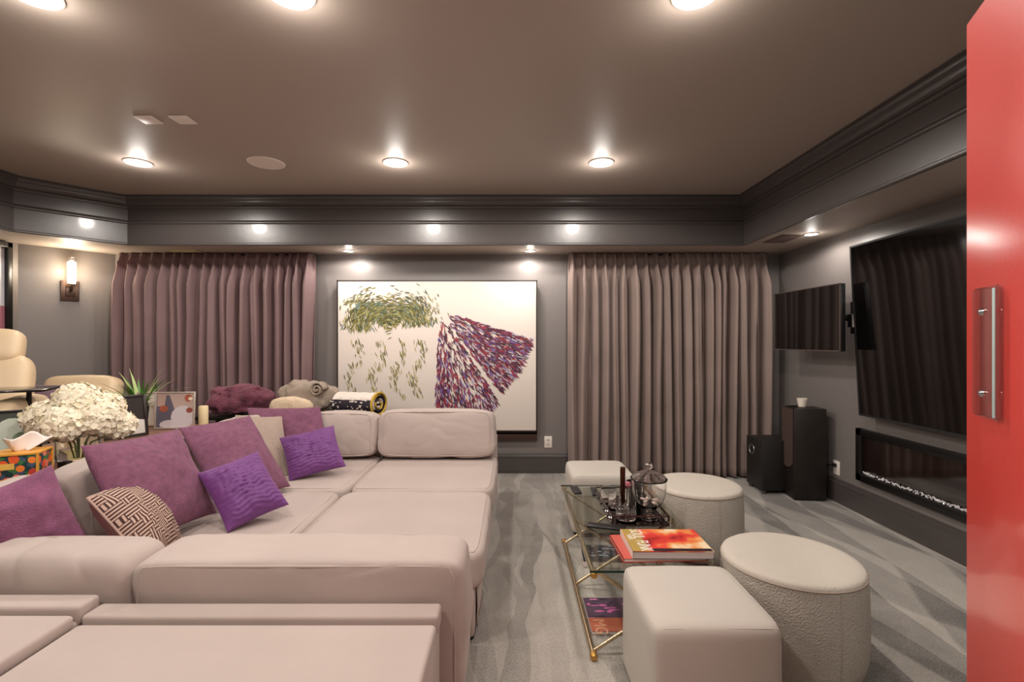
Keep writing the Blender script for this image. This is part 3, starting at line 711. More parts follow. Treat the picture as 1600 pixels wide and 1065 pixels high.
# ------------------------------------------------------------------ console behind the sofa, blankets
t = thing('console_table', 'black console table behind the far sofa row', 'table', (-1.85, 4.60, 0))
b = bm_(); bx(b, (0, 0, .695), (2.1, .36, .03), .004); obj('top', b, BLACK, t)
for sx in (-1, 1):
    for sy in (-1, 1):
        b = bm_(); bx(b, (sx*1.0, sy*.14, .3405), (.05, .05, .677), .004); obj('leg', b, BLACK, t)
def blanket(label, c, d, m, seed, k=3.2, wr=.03, wsc=7, rz=0):
    t = thing('folded_blanket', label, 'blanket', (c[0], c[1], .712), math.radians(rz), 'blankets on the console')
    b = bm_(); softbox(b, (0, 0, c[2]-.712), d, k, (0, 0, 0), (26, 16, 14), wr, wsc, seed)
    zmin = min(v.co.z for v in b.verts)
    for v in b.verts: v.co.z -= zmin
    obj('fold', b, m, t, ang=80); return t
PLUM_FUR = mat('plum_fur', (110, 56, 72), .8, bump=(90, .9), var=(12, .35), sheen=.9, bumpd=.012)
GREYF = mat('grey_fleece', (166, 150, 136), .95, bump=(110, .9), bumpd=.01); CREAMF = mat('cream_fleece', (224, 200, 172), .95, bump=(100, .9), bumpd=.01)
blanket('plum faux fur blanket bunched on the console', (-2.55, 4.58, .81), (.56, .34, .26), PLUM_FUR, 3, 2.6, .06, 8, 6)
t = blanket('grey fleece blanket folded on the console, on top of the pile', (-1.95, 4.665, .85), (.56, .21, .30), GREYF, 5, 2.6, .05, 9, -8)
b = bm_(); pts = []
for i in range(46):
    a = i/45*4.2*PI; r_ = .075-.062*i/45; pts.append((.0+r_*math.cos(a), r_*math.sin(a)))
g = [[b.verts.new((.16+p[0], -.15+.02*s, .24+p[1])) for p in pts] for s in (0, 5)]
for i in range(45): b.faces.new((g[0][i], g[0][i+1], g[1][i+1], g[1][i]))
o = obj('rolled_end', b, GREYF, t); md = o.modifiers.new('s', 'SOLIDIFY'); md.thickness = .014
blanket('cream fleece blanket peeking out in front of the grey blanket', (-2.03, 4.475, .79), (.40, .12, .16), CREAMF, 8, 2.8, .02, 8)
# patterned roll
t = thing('rolled_blanket', 'rolled navy and white patterned blanket with a yellow edge', 'blanket', (-1.455, 4.58, .712), math.radians(-14), 'blankets on the console')
NAVY = mat('blanket_navy', (44, 36, 48), .85, bump=(120, .5)); YEL = mat('blanket_yellow', (196, 160, 60), .8); OFFW = mat('blanket_white', (222, 210, 200), .85)
b = bm_(); n_ = 26; rings = []
for i in range(n_):
    x = -.19+.41*i/(n_-1); row = []
    for j in range(28):
        a = 2*PI*j/28; ry, rz_ = .135, .10*(1+.04*math.sin(i*.9+j)); row.append(b.verts.new((x, ry*math.cos(a)*(1+.02*math.sin(i)), .104+rz_*math.sin(a))))
    rings.append(row)
for i in range(n_-1):
    for j in range(28):
        f = b.faces.new((rings[i][j], rings[i][(j+1) % 28], rings[i+1][(j+1) % 28], rings[i+1][j]))
        f.material_index = 1 if 3 <= j < 12 else 0
b.faces.new(rings[0]); 
o = obj('roll', b, NAVY, t, mats=[NAVY, OFFW], ang=70)
b = bm_(); tube(b, [(.222, .137*math.cos(a), .104+.102*math.sin(a)) for a in [2*PI*j/30 for j in range(30)]], .011, 8, closed=True); obj('edge_band', b, YEL, t)
b = bm_(); pts = []
for i in range(50):
    a = i/49*5*PI; r_ = .95-.85*i/49; pts.append((.125*r_*math.cos(a), .095*r_*math.sin(a)))
g = [[b.verts.new((x, p[0], .104+p[1])) for p in pts] for x in (.12, .225)]
for i in range(49):
    f = b.faces.new((g[0][i], g[0][i+1], g[1][i+1], g[1][i])); f.material_index = (i//4) % 3
o = obj('spiral_end', b, NAVY, t, mats=[NAVY, YEL, OFFW]); md = o.modifiers.new('s', 'SOLIDIFY'); md.thickness = .006
b = bm_(); rnd = random.Random(9)
for i in range(70):
    x, a = rnd.uniform(-.2, .2), rnd.uniform(PI*.80, PI*1.45); 
    c = Vector((x, .139*math.cos(a), .104+.1045*math.sin(a))); tv = Vector((0, -math.sin(a), math.cos(a))); s = rnd.uniform(.006, .014)
    b.faces.new([b.verts.new(c+Vector((dx*s, 0, 0))+tv*dz*s+Vector((0, math.cos(a), math.sin(a)))*.003) for dx, dz in ((-1, -.5), (1, -.5), (.6, .6), (-.8, .4))])
o = obj('print_marks', b, OFFW, t, smooth=False); o['kind'] = 'stuff'

# ------------------------------------------------------------------ wooden table behind the sofa and what stands on it
TZ = .71
t = thing('wood_table', 'walnut table behind the sofa holding flowers and photo frames', 'table', (-2.77, 3.0, .329))
b = bm_(); bx(b, (0, 0, TZ-.329-.02), (.70, 2.1, .04), .004); obj('top', b, WOOD, t)
for sx in (-1, 1):
    for sy in (-1, 1):
        b = bm_(); bx(b, (sx*.31, sy*1.0, .171), (.06, .06, .341), .004); obj('leg', b, WOOD, t)
# tissue box
def floral():
    m = bpy.data.materials.new('floral_print'); m.use_nodes = True; nt = m.node_tree; b = nt.nodes['Principled BSDF']; L = nt.links
    tc = nt.nodes.new('ShaderNodeTexCoord'); v = nt.nodes.new('ShaderNodeTexVoronoi'); v.inputs['Scale'].default_value = 24; L.new(tc.outputs['Object'], v.inputs['Vector'])
    v2 = nt.nodes.new('ShaderNodeTexVoronoi'); v2.inputs['Scale'].default_value = 52; L.new(tc.outputs['Object'], v2.inputs['Vector'])
    sp = nt.nodes.new('ShaderNodeSeparateColor'); L.new(v.outputs['Color'], sp.inputs[0])
    cr = nt.nodes.new('ShaderNodeValToRGB'); cr.color_ramp.interpolation = 'CONSTANT'; e = cr.color_ramp.elements
    e[0].color = lin((226, 92, 44)); e[1].position = .34; e[1].color = lin((232, 128, 110)); 
    for p, c in ((.58, (240, 130, 50)), (.78, (200, 70, 60))): q = e.new(p); q.color = lin(c)
    L.new(sp.outputs[0], cr.inputs[0])
    sp2 = nt.nodes.new('ShaderNodeSeparateColor'); L.new(v2.outputs['Color'], sp2.inputs[0])
    cr2 = nt.nodes.new('ShaderNodeValToRGB'); cr2.color_ramp.interpolation = 'CONSTANT'; e = cr2.color_ramp.elements
    e[0].color = lin((24, 60, 62)); e[1].position = .5; e[1].color = lin((58, 116, 64)); q = e.new(.8); q.color = lin((70, 84, 110)); L.new(sp2.outputs[0], cr2.inputs[0])
    lt = nt.nodes.new('ShaderNodeMath'); lt.operation = 'LESS_THAN'; lt.inputs[1].default_value = .5; L.new(v.outputs['Distance'], lt.inputs[0])
    mx = nt.nodes.new('ShaderNodeMix'); mx.data_type = 'RGBA'; L.new(lt.outputs[0], mx.inputs[0]); L.new(cr2.outputs[0], mx.inputs[6]); L.new(cr.outputs[0], mx.inputs[7]); L.new(mx.outputs[2], b.inputs['Base Color'])
    b.inputs['Roughness'].default_value = .4; return m
YELC = mat('box_yellow', (226, 160, 62), .45)
t = thing('tissue_box', 'floral orange and green tissue box with a tissue pulled up', 'tissue box', (-2.50, 2.475, TZ), math.radians(24))
b = bm_(); bx(b, (0, 0, .065), (.19, .16, .128), .002); obj('box', b, floral(), t)
b = bm_(); s = .0045
for sx in (-1, 1):
    for sy in (-1, 1): bx(b, (sx*.095, sy*.08, .065), (s*2, s*2, .13))
    for z in (.004, .127): bx(b, (sx*.095, 0, z), (s*2, .16, s*1.6))
for sy in (-1, 1):
    for z in (.004, .127): bx(b, (0, sy*.08, z), (.19, s*2, s*1.6))
bx(b, (0, 0, .13), (.18, .15, .003)); obj('gold_edging', b, YELC, t, smooth=False)
b = bm_(); bx(b, (-.02, -.0815, .07), (.055, .002, .03)); obj('label_patch', b, mat('patch', (236, 190, 90), .5), t, smooth=False)
b = bm_(); g = []
for i in range(15):
    u = -1+2*i/14; row = []
    for j in range(9):
        v = j/8; sp_ = .035+.06*v
        row.append(b.verts.new((u*sp_+.03*v, .012*math.sin(u*5+v*2)+.035*v*math.sin(u*3), .131+.085*v*(1-.35*u*u)+.012*math.sin(u*6+1)*v)))
    g.append(row)
for i in range(14):
    for j in range(8): b.faces.new((g[i][j], g[i+1][j], g[i+1][j+1], g[i][j+1]))
o = obj('tissue', b, TISSUE, t); md = o.modifiers.new('s', 'SOLIDIFY'); md.thickness = .003
b = bm_(); bx(b, (-2.445, 2.66, TZ+.016), (.05, .04, .03), .003); tag(obj('black_tin', b, BLACK), 'tiny black box on the table edge below the vase', 'box')
# vase and hydrangeas
VC = Vector((-2.545, 2.86, TZ))
t = thing('glass_vase', 'low clear glass vase with green stems and water', 'vase', VC)
b = bm_(); lathe(b, [(0, .001), (.10, .001), (.104, .006), (.106, .15), (.102, .15), (.1, .012), (0, .012)], 36); obj('glass', b, GLASSR, t)
b = bm_(); lathe(b, [(0, .014), (.098, .014), (.1, .07), (0, .07)], 32); obj('water', b, glass('water', (236, 240, 224), 1.33), t)
rnd = random.Random(11)
heads = [((.0, -.10, .21), .115), ((-.16, -.04, .225), .11), ((.125, .0, .225), .115), ((-.03, .03, .32), .115), ((.05, .12, .27), .105), ((-.14, .12, .26), .1), ((.17, .10, .17), .09)]
names = ['front and lowest', 'left hand', 'right hand', 'topmost', 'rear right', 'rear left', 'far right']
for (c, r_), s in zip(heads, names):
    c = (c[0]*.9, c[1]*.9, c[2])
    t = thing('hydrangea', 'cream hydrangea bloom in the glass vase, the %s bloom' % s, 'flower', VC+Vector((0, 0, .015)), 0, 'hydrangeas in the vase')
    b = bm_(); C = Vector(c)
    for i in range(120):
        z = 1-2*(i+.5)/120; a = i*2.39996; q = Vector((math.sqrt(1-z*z)*math.cos(a), math.sqrt(1-z*z)*math.sin(a), z*.82))
        nq = q.normalized(); u, v = basis(nq); rot = rnd.uniform(0, PI); R_ = r_*rnd.uniform(.88, 1.04); cc = C+q*R_
        for pt in range(4):
            aa = rot+pt*PI/2; d = u*math.cos(aa)+v*math.sin(aa); e = u*-math.sin(aa)+v*math.cos(aa); s_ = r_*.29*rnd.uniform(.85, 1.15)
            tl_ = rnd.uniform(-.1, .55)
            ps = [cc, cc+d*s_*.55+e*s_*.5+nq*s_*.22, cc+d*s_*1.05+e*s_*.2+nq*s_*tl_, cc+d*s_*1.05-e*s_*.2+nq*s_*tl_, cc+d*s_*.55-e*s_*.5+nq*s_*.22]
            b.faces.new([b.verts.new(p_) for p_ in ps])
    core = bmesh.ops.create_icosphere(b, subdivisions=2, radius=r_*.86)
    for v_ in core['verts']: v_.co = Vector((v_.co.x, v_.co.y, v_.co.z*.82))+C
    obj('bloom', b, PETAL, t, smooth=False)
    b = bm_(); tube(b, [(c[0]*.15, c[1]*.15, .003), (c[0]*.3, c[1]*.3, .08), (C.x*.8, C.y*.8, C.z-.06), (C.x, C.y, C.z-.02)], .005, 7); obj('stem', b, STEMG, t)
    b = bm_(); d = Vector((c[0], c[1], 0)).normalized(); u = Vector((-d.y, d.x, 0)); o0 = Vector((c[0]*.3, c[1]*.3, .10))
    ps = [o0, o0+d*.04+u*.022, o0+d*.09+u*.02-Vector((0, 0, .008)), o0+d*.13-Vector((0, 0, .02)), o0+d*.09-u*.02-Vector((0, 0, .008)), o0+d*.04-u*.022]
    b.faces.new([b.verts.new(p_+Vector((0, 0, .035))) for p_ in ps]); obj('leaf', b, LEAFG, t)
# photo frames
def photoframe(label, c, rz, W, H, fm, bw, shapes, bg, tilt=8):
    t = thing('photo_frame', label, 'photo frame', c, math.radians(rz), 'photo frames on the wood table')
    M = Matrix.Rotation(math.radians(-tilt), 3, 'X')
    def loc(x, y, z): return M @ Vector((x, y, z))
    b = bm_()
    for s in (-1, 1):
        bx(b, loc(s*(W/2-bw/2), 0, H/2), (bw, .016, H), .002, M=M); bx(b, loc(0, 0, H/2+s*(H/2-bw/2)), (W-bw, .016, bw), .002, M=M)
    obj('frame', b, fm, t)
    b = bm_(); bx(b, loc(0, .003, H/2), (W-bw, .006, H-bw), M=M); obj('mount', b, bg, t, smooth=False)
    b = bm_(); ms = []
    for k, (poly, m) in enumerate(shapes):
        f = b.faces.new([b.verts.new(loc((x-.5)*(W-2*bw), -.0012-.0003*k, bw+z*(H-2*bw))) for x, z in poly])
        if m not in ms: ms.append(m)
        f.material_index = ms.index(m)
    obj('photo_print', b, None, t, smooth=False, mats=ms)
    b = bm_(); bx(b, (0, .07, H*.3), (.03, .006, H*.62), M=Matrix.Rotation(math.radians(14), 3, 'X')); obj('easel_leg', b, BLACKM, t, smooth=False)
pm = lambda n, c: mat('photo_'+n, c, .35)
def blob(cx_, cz_, rx, rz_, n=14): return [(cx_+rx*math.cos(2*PI*i/n), cz_+rz_*math.sin(2*PI*i/n)) for i in range(n)]
def clampp(P): return [(min(1, max(0, x)), min(1, max(0, z))) for x, z in P]
photoframe('black frame with a white flower photo, behind the tissue box', (-2.86, 2.78, TZ+.004), 42, .25, .29, BLACK, .014,
           [(blob(.5, .62, .3, .26), pm('w', (196, 206, 190))), (blob(.38, .36, .2, .2), pm('w', (196, 206, 190))), (blob(.66, .4, .16, .16), pm('g', (120, 140, 112)))], pm('bg1', (62, 66, 56)))
photoframe('black frame with a dark photo, half hidden by the hydrangeas', (-2.73, 3.45, TZ+.004), 62, .27, .30, mat('frame_black_silver', (44, 34, 32), .3), .02,
           [(clampp([(0, 0), (1, 0), (1, .36), (.7, .42), (.4, .2), (0, .2)]), pm('wh', (222, 214, 206))), (blob(.62, .26, .16, .07), pm('gr', (70, 86, 78)))], pm('bk', (48, 38, 34)))
photoframe('small frame with a dark standing shape, between black and silver frames', (-2.955, 3.92, TZ+.004), 14, .15, .275, mat('frame_taupe', (186, 166, 150), .5), .012,
           [(clampp([(.35, .05), (.62, .05), (.66, .55), (.5, .8), (.3, .6)]), pm('ink', (30, 26, 26)))], pm('cream', (206, 192, 178)))
photoframe('silver frame with a colour photo of seated people in white', (-2.64, 3.80, TZ+.004), 4, .30, .288, mat('silver', (214, 202, 192), .25, .5), .012,
           [([(0, 0), (.42, 0), (.5, .5), (.34, .95), (0, .95)], pm('slate', (104, 98, 112))), ([(.02, .62), (.22, .62), (.26, .98), (.02, .98)], pm('tan', (190, 160, 146))), (blob(.2, .55, .12, .1), pm('skin', (176, 96, 76))),
            (clampp(blob(.72, .3, .32, .34)), pm('white', (214, 204, 208))), (clampp(blob(.4, .08, .3, .14)), pm('white', (214, 204, 208))), (clampp(blob(.9, .5, .09, .08)), pm('skin2', (150, 84, 70))), (clampp(blob(.86, .86, .1, .11)), pm('skin', (176, 96, 76))), (clampp(blob(.92, .84, .06, .05)), pm('flash', (250, 226, 200)))], pm('wall', (196, 172, 162)), 4)
b = bm_(); lathe(b, [(0, .001), (.033, .001), (.035, .006), (.035, .158), (.03, .165), (.006, .16), (0, .16)], 24)
o = tag(obj('pillar_candle', b, mat('candle_cream', (232, 212, 168), .6)), 'cream pillar candle beside the silver photo frame', 'candle'); o.location = (-2.50, 3.94, TZ)
# potted grass plant
t = thing('potted_plant', 'green spiky potted plant behind the photo frames', 'plant', (-3.03, 3.96, TZ))
b = bm_(); lathe(b, [(0, .001), (.05, .001), (.062, .1), (.066, .1), (.066, .115), (.056, .115), (.054, .1), (0, .098)], 24); obj('pot', b, mat('pot', (196, 180, 160), .6), t)
rnd = random.Random(6)
for i in range(46):
    a = rnd.uniform(0, 2*PI); ln = rnd.uniform(.22, .40); lean = rnd.uniform(.25, 1.25); wd = rnd.uniform(.009, .017); d = Vector((math.cos(a), math.sin(a), 0)); u = Vector((-d.y, d.x, 0))
    b = bm_(); prev = None
    for k in range(7):
        s = k/6; ph = lean*(.35+.85*s); 
        c = Vector((0, 0, .095))+d*(ln*s*math.sin(ph)+.02)+Vector((0, 0, ln*s*math.cos(ph*.85)))
        w_ = wd*(1-s**2.2)*(.5+min(1, s*3)*.5)+.0006
        row = [b.verts.new(c-u*w_), b.verts.new(c-Vector((0, 0, w_*.35))), b.verts.new(c+u*w_)]
        if prev:
            for q in (0, 1): b.faces.new((prev[q], prev[q+1], row[q+1], row[q]))
        prev = row
    obj('leaf', b, LEAFG if rnd.random() < .7 else LEAFL, t, ang=80)

# ------------------------------------------------------------------ recliners on the riser
def recliner(label, loc, rz, tray, bh=.56):
    t = thing('recliner', label, 'recliner', loc, math.radians(rz), 'cream leather recliners')
    Rb = Matrix.Rotation(math.radians(-14), 3, 'X')          # faces local -y, back leans to +y
    b = bm_(); softbox(b, (0, -.05, .40), (.56, .60, .17), 6, (.02, .05, .1), (14, 14, 6)); obj('seat', b, LEATHER, t, ang=80)
    b = bm_(); softbox(b, (0, .30, .42+bh/2), (.60, .18, bh), 5, (.02, .2, .04), (14, 8, 14), .006, 5, 1, Rb); obj('backrest', b, LEATHER, t, ang=80)
    if tray:
        b = bm_(); softbox(b, (0, .36, 1.03), (.47, .16, .25), 5, (.02, .15, .03), (14, 8, 10), .003, 4, 2, Rb); obj('headrest', b, LEATHER, t, ang=80)
    for s in (-1, 1):
        b = bm_(); softbox(b, (s*.36, -.02, .52 if tray else .42), (.15, .62, .34 if tray else .2), 4.5, (.05, .02, .06), (8, 14, 10), .004, 4, s); obj('armrest', b, LEATHER, t, ang=80)
    b = bm_(); lathe(b, [(0, .001), (.29, .001), (.29, .022), (.05, .035), (.04, .30), (0, .30)], 32); obj('base', b, DKWOOD, t)
    if tray:
        b = bm_(); tube(b, [(.43, -.10, .45), (.43, -.10, .74)], .014, 10); p_ = obj('tray_post', b, BLACK, t)
        b = bm_(); bx(b, (.36, -.16, .752), (.44, .34, .014), .004); obj('swivel_tray', b, mat('tray_glass', (24, 20, 20), .1, spec=.8), t)
    return t
recliner('cream leather recliner with a headrest and black swivel tray', (-3.67, 3.17, .329), 25, True)
recliner('low cream leather recliner behind the hydrangeas', (-3.78, 4.02, .329), 6, False, .34)
b = bm_(); pillow(b, (0, 0, .11), (.15, .02, 0), (0, .04, .11), .05, 14); o = tag(obj('lumbar_pillow', b, mat('mauve_cloth', (128, 104, 118), .85), mats=[MATS['mauve_cloth']]*2), 'small mauve pillow on the recliner behind the tray', 'pillow'); o.location = (-3.60, 3.78, .84)

# ------------------------------------------------------------------ coffee table
X0, X1, Y0, Y1, ZT = .345, .93, 2.12, 3.38, .40
t = thing('coffee_table', 'glass topped coffee table on crossed brass legs', 'table', ((X0+X1)/2, (Y0+Y1)/2, 0))
hx, hy = (X1-X0)/2, (Y1-Y0)/2
b = bm_(); bx(b, (0, 0, ZT-.005), (hx*2+.01, hy*2, .010)); g_ = obj('glass_top', b, TABLEGLASS, t, smooth=False)
b = bm_()
for s in (-1, 1): bx(b, (0, s*(hy+.001), ZT-.005), (hx*2+.012, .002, .0104))
obj('glass_edge', b, GLASSEDGE, g_, smooth=False)
for s in (-1, 1):
    for z, nm in ((ZT-.024, 'top_rail'), (.016, 'floor_rail')):
        b = bm_(); tube(b, [(s*(hx-.014), -hy+.01, z), (s*(hx-.014), hy-.01, z)], .0125, 12); r_ = obj(nm, b, GOLD, t)
        for e in (-1, 1):
            b = bm_(); lathe(b, [(0, -.001), (.011, 0), (.0155, .006), (.0155, .03), (.0125, .036), (0, .036)], 16)
            bmesh.ops.rotate(b, verts=b.verts, cent=(0, 0, 0), matrix=Matrix.Rotation(e*PI/2, 3, 'X')); bmesh.ops.translate(b, verts=b.verts, vec=(s*(hx-.014), e*hy, z)); obj('finial', b, GOLDK, r_)
for y in (-hy+.06, 0.03, hy-.04):
    for s in (-1, 1):
        b = bm_(); tube(b, [(s*(hx-.02), y+s*.008, .018), (-s*(hx-.02), y+s*.008, ZT-.026)], .009, 10); obj('cross_leg', b, GOLD, t)
# on the floor under the table
t = thing('magazine', 'pink and orange magazine on the carpet under the coffee table', 'magazine', (.50, 2.47, 0))
b = bm_(); bx(b, (0, 0, .008), (.24, .31, .014), .002); obj('pages', b, PAPER, t)
def coverprint(seed, cols, W, H, z, par, n=26):
    rnd = random.Random(seed); b = bm_(); ms = [mat('cover_%d_%d' % (seed, i), c, .35) for i, c in enumerate(cols)]
    f = b.faces.new([b.verts.new((x*W/2, y*H/2, z)) for x, y in ((-1, -1), (1, -1), (1, 1), (-1, 1))])
    for i in range(n):
        cx_, cy_, r1, r2 = rnd.uniform(-.5, .5)*W*.86, rnd.uniform(-.2, .5)*H*.9, rnd.uniform(.008, .03), rnd.uniform(.004, .012)
        pp = [(min(W/2, max(-W/2, cx_+r1*math.cos(a))), min(H/2, max(-H/2, cy_+r2*math.sin(a)))) for a in [2*PI*k/9 for k in range(9)]]
        f = b.faces.new([b.verts.new((x, y, z+.0003+.00004*i)) for x, y in pp]); f.material_index = rnd.randrange(1, len(cols))
    return obj('cover_print', b, None, par, smooth=False, mats=ms)
coverprint(21, [(84, 62, 82), (196, 100, 158), (58, 46, 66), (214, 124, 170)], .238, .308, .0162, t)
b = bm_(); bx(b, (0, -.095, .0165), (.236, .115, .0015)); obj('orange_panel', b, mat('mag_orange', (176, 96, 70), .4), t, smooth=False)
text('cover_title', 'MG', .085, mat('mag_text', (206, 150, 120), .4), t, Matrix.Translation((-.10, -.05, .0176)) @ Matrix.Rotation(-PI/2, 4, 'Z'))
t = thing('art_book', 'blue and black book on the carpet, seen through the glass top', 'book', (.60, 3.12, 0), math.radians(-4))
b = bm_(); bx(b, (0, 0, .02), (.30, .25, .036), .003); obj('pages', b, PAPER, t)
coverprint(22, [(30, 34, 44), (150, 166, 190), (60, 84, 128), (196, 200, 206)], .302, .252, .0388, t, 34)
# books on the glass
t = thing('coffee_table_book', 'thin red book under the thick music photo book', 'book', (.69, 2.335, ZT+.001), math.radians(2))
b = bm_(); bx(b, (0, 0, .009), (.375, .262, .013)); obj('pages', b, PAPER, t, smooth=False)
b = bm_(); bx(b, (0, 0, .0165), (.385, .27, .003)); bx(b, (0, 0, .0015), (.385, .27, .003)); bx(b, (-.191, 0, .009), (.003, .27, .018)); obj('cover', b, mat('book_red', (196, 84, 70), .5), t, smooth=False)
t = thing('coffee_table_book', 'thick music photo book with red cover and white title', 'book', (.728, 2.318, ZT+.0195), math.radians(-.5))
b = bm_(); bx(b, (0, 0, .016), (.360, .255, .030)); obj('pages', b, mat('page_edges', (214, 198, 194), .8, bump=(500, .2)), t, smooth=False)
def bookcover():
    m = bpy.data.materials.new('music_cover'); m.use_nodes = True; nt = m.node_tree; b = nt.nodes['Principled BSDF']; L = nt.links
    tc = nt.nodes.new('ShaderNodeTexCoord'); n = nt.nodes.new('ShaderNodeTexNoise'); n.inputs['Scale'].default_value = 7.5; n.inputs['Detail'].default_value = 2; L.new(tc.outputs['Object'], n.inputs['Vector'])
    cr = nt.nodes.new('ShaderNodeValToRGB'); e = cr.color_ramp.elements; e[0].position = .3; e[0].color = lin((44, 22, 30)); e[1].position = .42; e[1].color = lin((206, 50, 44))
    for p, c in ((.52, (224, 74, 58)), (.60, (232, 150, 80)), (.68, (240, 214, 178))): q = e.new(p); q.color = lin(c)
    L.new(n.outputs['Fac'], cr.inputs[0]); L.new(cr.outputs[0], b.inputs['Base Color']); b.inputs['Roughness'].default_value = .25; return m
b = bm_(); bx(b, (0, 0, .0325), (.366, .26, .003)); cv = obj('cover', b, bookcover(), t, smooth=False)
b = bm_(); bx(b, (0, 0, .0006), (.366, .26, .0012)); obj('rear_cover', b, BLACKM, t, smooth=False)
b = bm_(); bx(b, (-.183, 0, .017), (.003, .26, .033)); obj('spine', b, mat('spine_white', (226, 214, 202), .4), t, smooth=False)
b = bm_(); bx(b, (-.142, 0, .0342), (.078, .258, .0006)); obj('gold_band', b, mat('gold_ink', (176, 146, 74), .35), t, smooth=False)
b = bm_(); bx(b, (0.045, -.113, .0341), (.27, .03, .0006)); obj('dark_band', b, mat('dark_ink', (40, 26, 34), .35), t, smooth=False)
WI = mat('white_ink', (244, 236, 226), .4)
text('title', 'SOUL', .082, WI, t, Matrix.Translation((-.142, .122, .0348)) @ Matrix.Rotation(-PI/2, 4, 'Z') @ Matrix.Diagonal((.54, 1.0, 1, 1)))
text('title', 'FUNK', .082, WI, t, Matrix.Translation((-.142, -.012, .0348)) @ Matrix.Rotation(-PI/2, 4, 'Z') @ Matrix.Diagonal((.54, 1.0, 1, 1)))
text('title', 'R&B', .032, WI, t, Matrix.Translation((-.168, .06, .0348)) @ Matrix.Rotation(-PI/2, 4, 'Z'))
# remotes
def remote(label, x, y, rz, L, W):
    t = thing('remote_control', label, 'remote', (x, y, ZT+.001), math.radians(rz), 'remotes on the coffee table')
    b = bm_(); bx(b, (0, 0, .009), (W, L, .016), .004, 3); obj('body', b, mat('remote_black', (34, 32, 34), .4), t)
    for i in range(4):
        b = bm_(); lathe(b, [(0, .002), (.005, .002), (.005, 0)], 10, (0, -L*.3+i*L*.17, .017)); obj('button', b, mat('remote_button', (70, 68, 70), .5), t)
remote('short black remote at the far corner of the glass table', .425, 3.23, 4, .14, .05)
remote('black remote beside the mirrored tray', .545, 3.20, -2, .15, .045)
b = bm_(); bx(b, (.505, 2.60, ZT+.008), (.20, .06, .013), .003, M=Matrix.Rotation(math.radians(-16), 3, 'Z')); tag(obj('tablet', b, BLACK), 'slim black device on the glass, in front of the tray', 'tablet')
# mirrored tray
TX0, TX1, TY0, TY1 = .54, .845, 2.62, 3.14
t = thing('serving_tray', 'mirrored rectangular tray with a raised metal gallery rail', 'tray', ((TX0+TX1)/2, (TY0+TY1)/2, ZT+.001))
tw, tl2 = TX1-TX0, TY1-TY0
b = bm_(); bx(b, (0, 0, .005), (tw, tl2, .008)); obj('mirror_base', b, mat('mirror_dark', (60, 54, 54), .05, 1), t, smooth=False)
RAIL = mat('tray_rail', (120, 96, 98), .15, 1)
for s in (-1, 1):
    b = bm_()
    for z in (.006, .055): bx(b, (s*tw/2, 0, z), (.006, tl2+.006, .006))
    for e in (-1, 1): bx(b, (s*tw/2, e*tl2/2, .03), (.006, .006, .055))
    obj('rail', b, RAIL, t, smooth=False)
    b = bm_()
    for z in (.006, .055): bx(b, (0, s*tl2/2, z), (tw-.006, .006, .006))
    obj('rail', b, RAIL, t, smooth=False)
    for k in range(5):
        b = bm_(); tube(b, [(s*tw/2, -tl2/2+tl2*(k+.5)/5+.035*math.cos(a), .031+.02*math.sin(a)) for a in [2*PI*i/16 for i in range(16)]], .0022, 6, closed=True); obj('rail_ring', b, CHROME, t)
TT = ZT+.0105
t = thing('apothecary_jar', 'footed clear glass jar with a domed lid and knob', 'jar', (.765, 2.72, TT))
b = bm_(); lathe(b, [(0, .001), (.05, .001), (.052, .005), (.02, .012), (.012, .03), (.016, .045), (.045, .06), (.075, .09), (.09, .13), (.096, .18), (.096, .215), (.093, .215), (.092, .18), (.086, .132), (.07, .094), (.04, .066), (0, .058)], 40); obj('bowl', b, GLASSR, t)
b = bm_(); lathe(b, [(0, .256), (.045, .249), (.08, .233), (.096, .219), (.101, .218), (.101, .224), (.085, .24), (.05, .257), (.02, .266), (.010, .27), (.013, .276), (.021, .286), (.022, .297), (.014, .309), (0, .312)], 36); obj('lid', b, GLASSR, t)
b = bm_(); rnd = random.Random(3)
for i in range(9):
    a = rnd.uniform(0, 6.28); bx(b, (.04*math.cos(a), .04*math.sin(a), .085+rnd.uniform(0, .02)), (.03, .014, .012), .004, M=Matrix.Rotation(a, 3, 'Z'))
obj('wrapped_sweets', b, mat('sweets', (230, 206, 194), .5), t)
def tumbler(label, x, y, r, h, name='glass_tumbler'):
    t = thing(name, label, 'glass', (x, y, TT), 0, 'glassware on the tray')
    b = bm_(); lathe(b, [(0, .001), (r*.9, .001), (r, .008), (r, h), (r-.003, h), (r-.003, .012), (0, .010)], 32); obj('wall', b, GLASSR, t)
    return t
t = tumbler('low round glass dish full of clear glass beads', .635, 2.71, .056, .065, 'glass_dish')
b = bm_(); rnd = random.Random(8)
for i in range(16):
    c = Vector((rnd.uniform(-.036, .036), rnd.uniform(-.036, .036), .03+rnd.uniform(0, .055))); u, v = basis(Vector((rnd.gauss(0, 1), rnd.gauss(0, 1), rnd.gauss(0, 1))))
    tube(b, [c+(u*math.cos(a)+v*math.sin(a))*.014 for a in [2*PI*k/14 for k in range(14)]], .004, 6, closed=True)
o = obj('glass_beads', b, GLASSR, t); o['kind'] = 'stuff'
tumbler('wide clear tumbler at the far end of the tray', .60, 3.02, .05, .085); tumbler('clear tumbler behind the bead dish', .615, 2.90, .042, .075); tumbler('slim clear glass left of the footed jar', .70, 2.85, .026, .12)
t = tumbler('clear bottle glass holding a dark reed, with a pink stopper', .68, 2.93, .032, .11, 'reed_bottle')
b = bm_(); lathe(b, [(0, .112), (.022, .112), (.026, .125), (.018, .14), (0, .143)], 20, (.012, .0, 0)); obj('stopper', b, mat('pink_cap', (196, 112, 122), .4), t)
